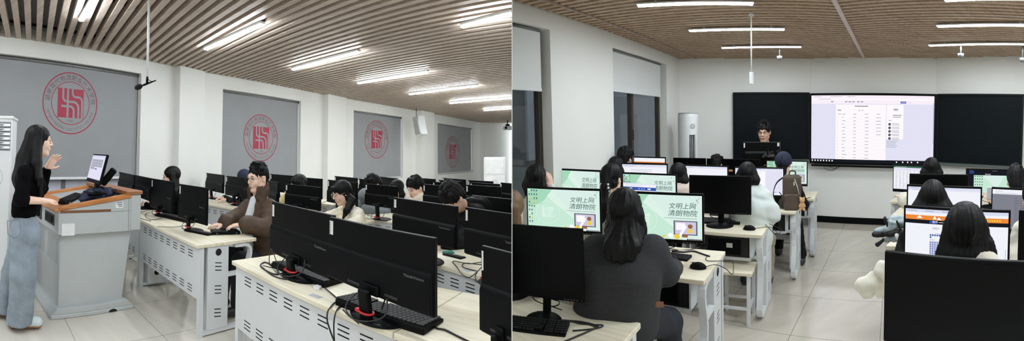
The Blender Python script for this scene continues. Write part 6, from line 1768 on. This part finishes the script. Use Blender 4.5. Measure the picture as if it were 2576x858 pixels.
t, h, j, base = bk('person in a navy cap and black clothes, behind the backpack', 1971, 414, 4.6, 1.08, ('cap',), M_BLKNYLON, cell=.010, legs=True, legm=M_BLKNYLON, J=dict(anR=(b_(2016, 648, 4.6).x, b_(2016, 648, 4.6).y, .09), knR=b_(2002, 560, 4.6))); baseball_cap(h, t, base, M_NAVY)
mb = MB(); mb.tube([Vector(h.p(.045 * cos(q), .115, .022 + .03 * sin(q))) - base for q in [pi * k / 8 for k in range(9)]], .005); mb.build('cap_strap', M_NAVY, t)
hair_long(h, t, base, [[(h.p(0, .06, 0), .055), (h.p(0, .07, -.08), .05)]], .009)
# right block
t, h, j, base = bk('person with black hair below the wall screen edge, one hand on a mouse', 2343, 428, 4.35, 1.04, ('long', .12), M_IVORY, a=NB + .1, cell=.010, puff=.02, J=dict(elL=b_(2292, 516, 4.3), wrL=b_(2272, 499, 4.45), hdL=b_(2256, 490, 4.55) - b_(2272, 499, 4.45)))
t, h, j, base = bk('person with a smooth black bob in front of a white screen', 2346, 503, 2.75, 1.05, ('long', .17, 1.25), M_BLKNYLON, a=NB + .2, cell=.009)
t, h, j, base = bk('person with long glossy black hair and ivory top behind the huge dark monitor', 2428, 588, 1.75, 1.06, ('none',), M_IVORY, a=NB + .25, cell=.008, J=dict(shR=b_(2478, 668, 1.7), shL=b_(2392, 690, 1.75)))
hp = []
for u in (-1, -.6, -.2, .2, .6, 1): hp.append([(h.p(u * .060, .05 - .03 * abs(u), .03), .037), (h.p(u * .078, .06 - .04 * abs(u), -.08), .042), (h.p(u * .092, .06 - .04 * abs(u), -.22), .030)])
hp.append([(h.p(-.085, .01, -.08), .03), (b_(2490, 610, 1.72), .012), (b_(2506, 640, 1.72), .005)])
hair_long(h, t, base, hp, .0075, seed=14, fringe=.05)
t, h, j, base = bk('person with tousled black hair holding up a phone, at the right edge', 2556, 459, 3.85, 1.1, ('short', .02), M_BLKNYLON, a=NB + .3, cell=.010, pitch=.2, J=dict(elL=b_(2520, 530, 3.95), wrL=b_(2504, 512, 4.1), hdL=b_(2486, 494, 4.1) - b_(2504, 512, 4.1), hnL=Vector((-.3, -1, 0))))
ph = b_(2489, 486, 4.06); t = thing('phone', 'pale phone held up between two screens at the right edge', 'phone', ph, radians(-50))
mb = MB(); mb.box(-.032, .032, -.004, .004, -.065, .065, bev=.004); mb.build('shell', M_LABEL, t)
mb = MB(); mb.box(-.028, .028, -.0052, -.004, -.058, .058); mb.build('phone_screen', mat('phone_glass', (196, 198, 202), .2), t)
t, h, j, base = bk('person in ivory cable-knit sweater, cut off at the right edge beside the huge dark monitor', 2604, 508, 2.55, 1.02, ('short', .01), M_IVORY, a=NB + .3, cell=.010, puff=.01, J=dict(shL=b_(2572, 585, 2.55), elL=b_(2566, 650, 2.55)))

# ------------------------------------------------------------------ bags, coats and the glove bundle
CUR = RB
M_BAG = mat('brown_backpack_cloth', (78, 66, 54), .75, var=.12, scale=12, bump=.2, bscale=120)
p = RB.P(1992, 524, .75); t = thing('backpack', 'brown backpack with black straps standing on the third aisle desk', 'backpack', p, radians(-42))
mb = MB(); mb.box(-.10, .10, -.075, .075, .0, .36, bev=.045, seg=3); mb.build('main_pouch', M_BAG, t)
mb = MB(); mb.box(-.085, .085, -.115, -.06, .0, .17, bev=.025, seg=3); mb.build('front_pocket', M_BAG, t)
mb = MB(); mb.tube([(.088 * cos(a), -.055, .24 + .10 * sin(a)) for a in [pi * k / 12 for k in range(13)]], .004, n=6); mb.tube([(.08 * cos(a), -.112, .09 + .07 * sin(a)) for a in [pi * k / 12 for k in range(13)]], .003); mb.split('zip', M_DGREY, t)
mb = MB(); mb.tube(smooth_path([(-.09, .06, .33), (-.17, .05, .26), (-.20, .02, .14), (-.14, .0, .03)]), 0, flat=(.016, .004, (0, .95, .3))); mb.build('shoulder_strap', M_BLK, t)
mb = MB(); mb.tube(smooth_path([(-.03, .0, .355), (-.02, 0, .40), (.03, 0, .40), (.04, 0, .355)]), .008); mb.build('handle', M_BAG, t)
mb = MB(); mb.tube([(.03, -.09, .33), (.06, -.10, .25), (.08, -.1, .17)], .003); mb.box(.02, .03, -.09, -.085, .26, .30); mb.build('pull_cord', M_LABEL, t)
t = thing('plush_charm', 'small tan plush bear hanging on the brown backpack', 'plush toy', p, radians(-42))
mb = MB(); mb.sph((.11, -.11, .05), (.035, .03, .045)); mb.sph((.11, -.112, .11), .03); mb.sph((.09, -.11, .135), .011, n=8); mb.sph((.13, -.11, .135), .011, n=8); mb.sph((.11, -.14, .105), .011, n=8); mb.sph((.085, -.125, .05), .014, n=8); mb.sph((.135, -.125, .05), .014, n=8); mb.sph((.09, -.13, .015), .016, n=8); mb.sph((.13, -.13, .015), .016, n=8)
mb.build('plush_bear', mat('tan_plush', (198, 156, 110), .9, bump=.4, bscale=200), t)
p = RB.P(1972, 524, .75); t = thing('pouch', 'small dark brown pouch with printed dots beside the backpack', 'bag', p, radians(-42))
g = Grid(p - Vector((.12, .12, .02)), p + Vector((.12, .12, .16)), .008); g.ell(p + Vector((0, 0, .05)), (.06, .05, .05)); g.cap(p + Vector((0, 0, .06)), p + Vector((-.01, 0, .12)), .035, .02, .03); g.folds(.008, 60, 8); g.mesh('pouch_body', mat('dark_brown_pouch', (44, 32, 30), .6, var=.4, scale=40), t, p)
mb = MB(); mb.tube(smooth_path([(-.01, 0, .12), (-.05, .02, .17), (-.02, .03, .13)]), .004); mb.build('drawstring', M_BLK, t)
# black and grey gloves at the desk corner
p = RB.P(2238, 590, .78); t = thing('gloves', 'bundle of black and pale grey gloves hanging over a desk corner by the aisle', 'gloves', p)
def grp(nm, L, m, f=.004):
    pts = [b_(*q[0]) for q in L] + [b_(*q[1]) for q in L]; g = Grid(*bounds(pts, .08), .006)
    for (q0, q1, r0, r1) in L: g.cap(b_(*q0), b_(*q1), r0, r1, .018)
    g.folds(f, 80, 5); return g.mesh(nm, m, t, p)
grp('grey_glove', [((2270, 560, 2.88), (2246, 553, 2.88), .046, .034), ((2250, 568, 2.86), (2206, 582, 2.86), .034, .020), ((2262, 600, 2.86), (2222, 604, 2.86), .022, .016), ((2242, 558, 2.86), (2238, 576, 2.86), .032, .03)], mat('glove_grey', (160, 174, 178), .5, var=.1), .006)
grp('black_glove', [((2264, 584, 2.83), (2238, 588, 2.83), .026, .020), ((2238, 588, 2.84), (2204, 594, 2.84), .018, .012), ((2234, 572, 2.84), (2226, 549, 2.84), .010, .013), ((2216, 588, 2.82), (2199, 590, 2.82), .014, .019), ((2222, 604, 2.84), (2207, 616, 2.84), .010, .017), ((2266, 580, 2.80), (2256, 556, 2.80), .012, .008)], M_BLK2, .002)
grp('white_tip', [((2256, 592, 2.80), (2262, 600, 2.80), .016, .020)], M_WHT, .002)
# cream coat hanging off the seat at the aisle
p = RB.P(2200, 735, .45); t = thing('coat', 'cream white coat hung over a seat beside the huge dark monitor', 'coat', p)
def cg(nm, L, m, f=.012, cell=.009):
    pts = [b_(*q[0]) for q in L] + [b_(*q[1]) for q in L]; g = Grid(*bounds(pts, .14), cell)
    for (q0, q1, r0, r1) in L: g.cap(b_(*q0), b_(*q1), r0, r1, .014)
    g.folds(f, 55, 15); return g.mesh(nm, m, t, p)
M_CCOAT = mat('cream_coat_cloth', (228, 224, 208), .75, var=.03)
cg('coat_body', [((2250, 690, 1.95), (2225, 702, 1.95), .062, .050), ((2225, 702, 1.95), (2196, 704, 1.94), .050, .038), ((2200, 700, 1.93), (2168, 712, 1.93), .036, .028), ((2172, 712, 1.93), (2156, 720, 1.93), .026, .014), ((2160, 722, 1.93), (2176, 744, 1.93), .014, .012), ((2180, 718, 1.92), (2180, 736, 1.92), .034, .020), ((2200, 712, 1.92), (2192, 734, 1.92), .036, .020), ((2214, 714, 1.93), (2214, 734, 1.93), .040, .026), ((2235, 718, 1.94), (2240, 752, 1.96), .05, .036)], M_CCOAT, .011, .006)
cg('collar', [((2236, 662, 1.9), (2216, 668, 1.9), .012, .018), ((2214, 668, 1.9), (2212, 684, 1.89), .022, .024), ((2212, 684, 1.89), (2230, 706, 1.88), .022, .014)], M_CCOAT, .004, .006)
CUR = RB
stool(RB, Vector((RB.P(2330, 800, 0).x, RB.P(2330, 800, 0).y, 0)), radians(-60), 'stool under the cream coat')
# ------------------------------------------------------------------ final placement of both rooms, trimming at the partition
for room in (RA, RB):
    for o in room.objs:
        o.matrix_basis = room.M @ o.matrix_basis
bpy.context.view_layer.update()
def trim(o, side):
    if o.type == 'MESH':
        Mw = o.matrix_world.copy(); me = o.data
        xs = [(Mw @ v.co).x for v in me.vertices]
        lim = .0 + side * 0
        if side < 0 and max(xs) <= -.0015: return
        if side > 0 and min(xs) >= .0015: return
        if me.users > 1: me = me.copy(); o.data = me
        bm = bmesh.new(); bm.from_mesh(me); bmesh.ops.transform(bm, matrix=Mw, verts=bm.verts)
        r = bmesh.ops.bisect_plane(bm, geom=bm.verts[:] + bm.edges[:] + bm.faces[:], dist=1e-5, plane_co=(side * .0015, 0, 0), plane_no=(side, 0, 0), clear_inner=True)
        ed = [e for e in r['geom_cut'] if isinstance(e, bmesh.types.BMEdge)]
        try: bmesh.ops.holes_fill(bm, edges=ed, sides=60)
        except Exception: pass
        bmesh.ops.transform(bm, matrix=Mw.inverted(), verts=bm.verts)
        if not bm.faces:
            bm.free(); bpy.data.objects.remove(o); return
        bm.to_mesh(me); bm.free()
    else:
        pass
for o, side in CUTS:
    for c in list(o.children):
        for g in list(c.children): trim(g, side)
        trim(c, side)
    trim(o, side)
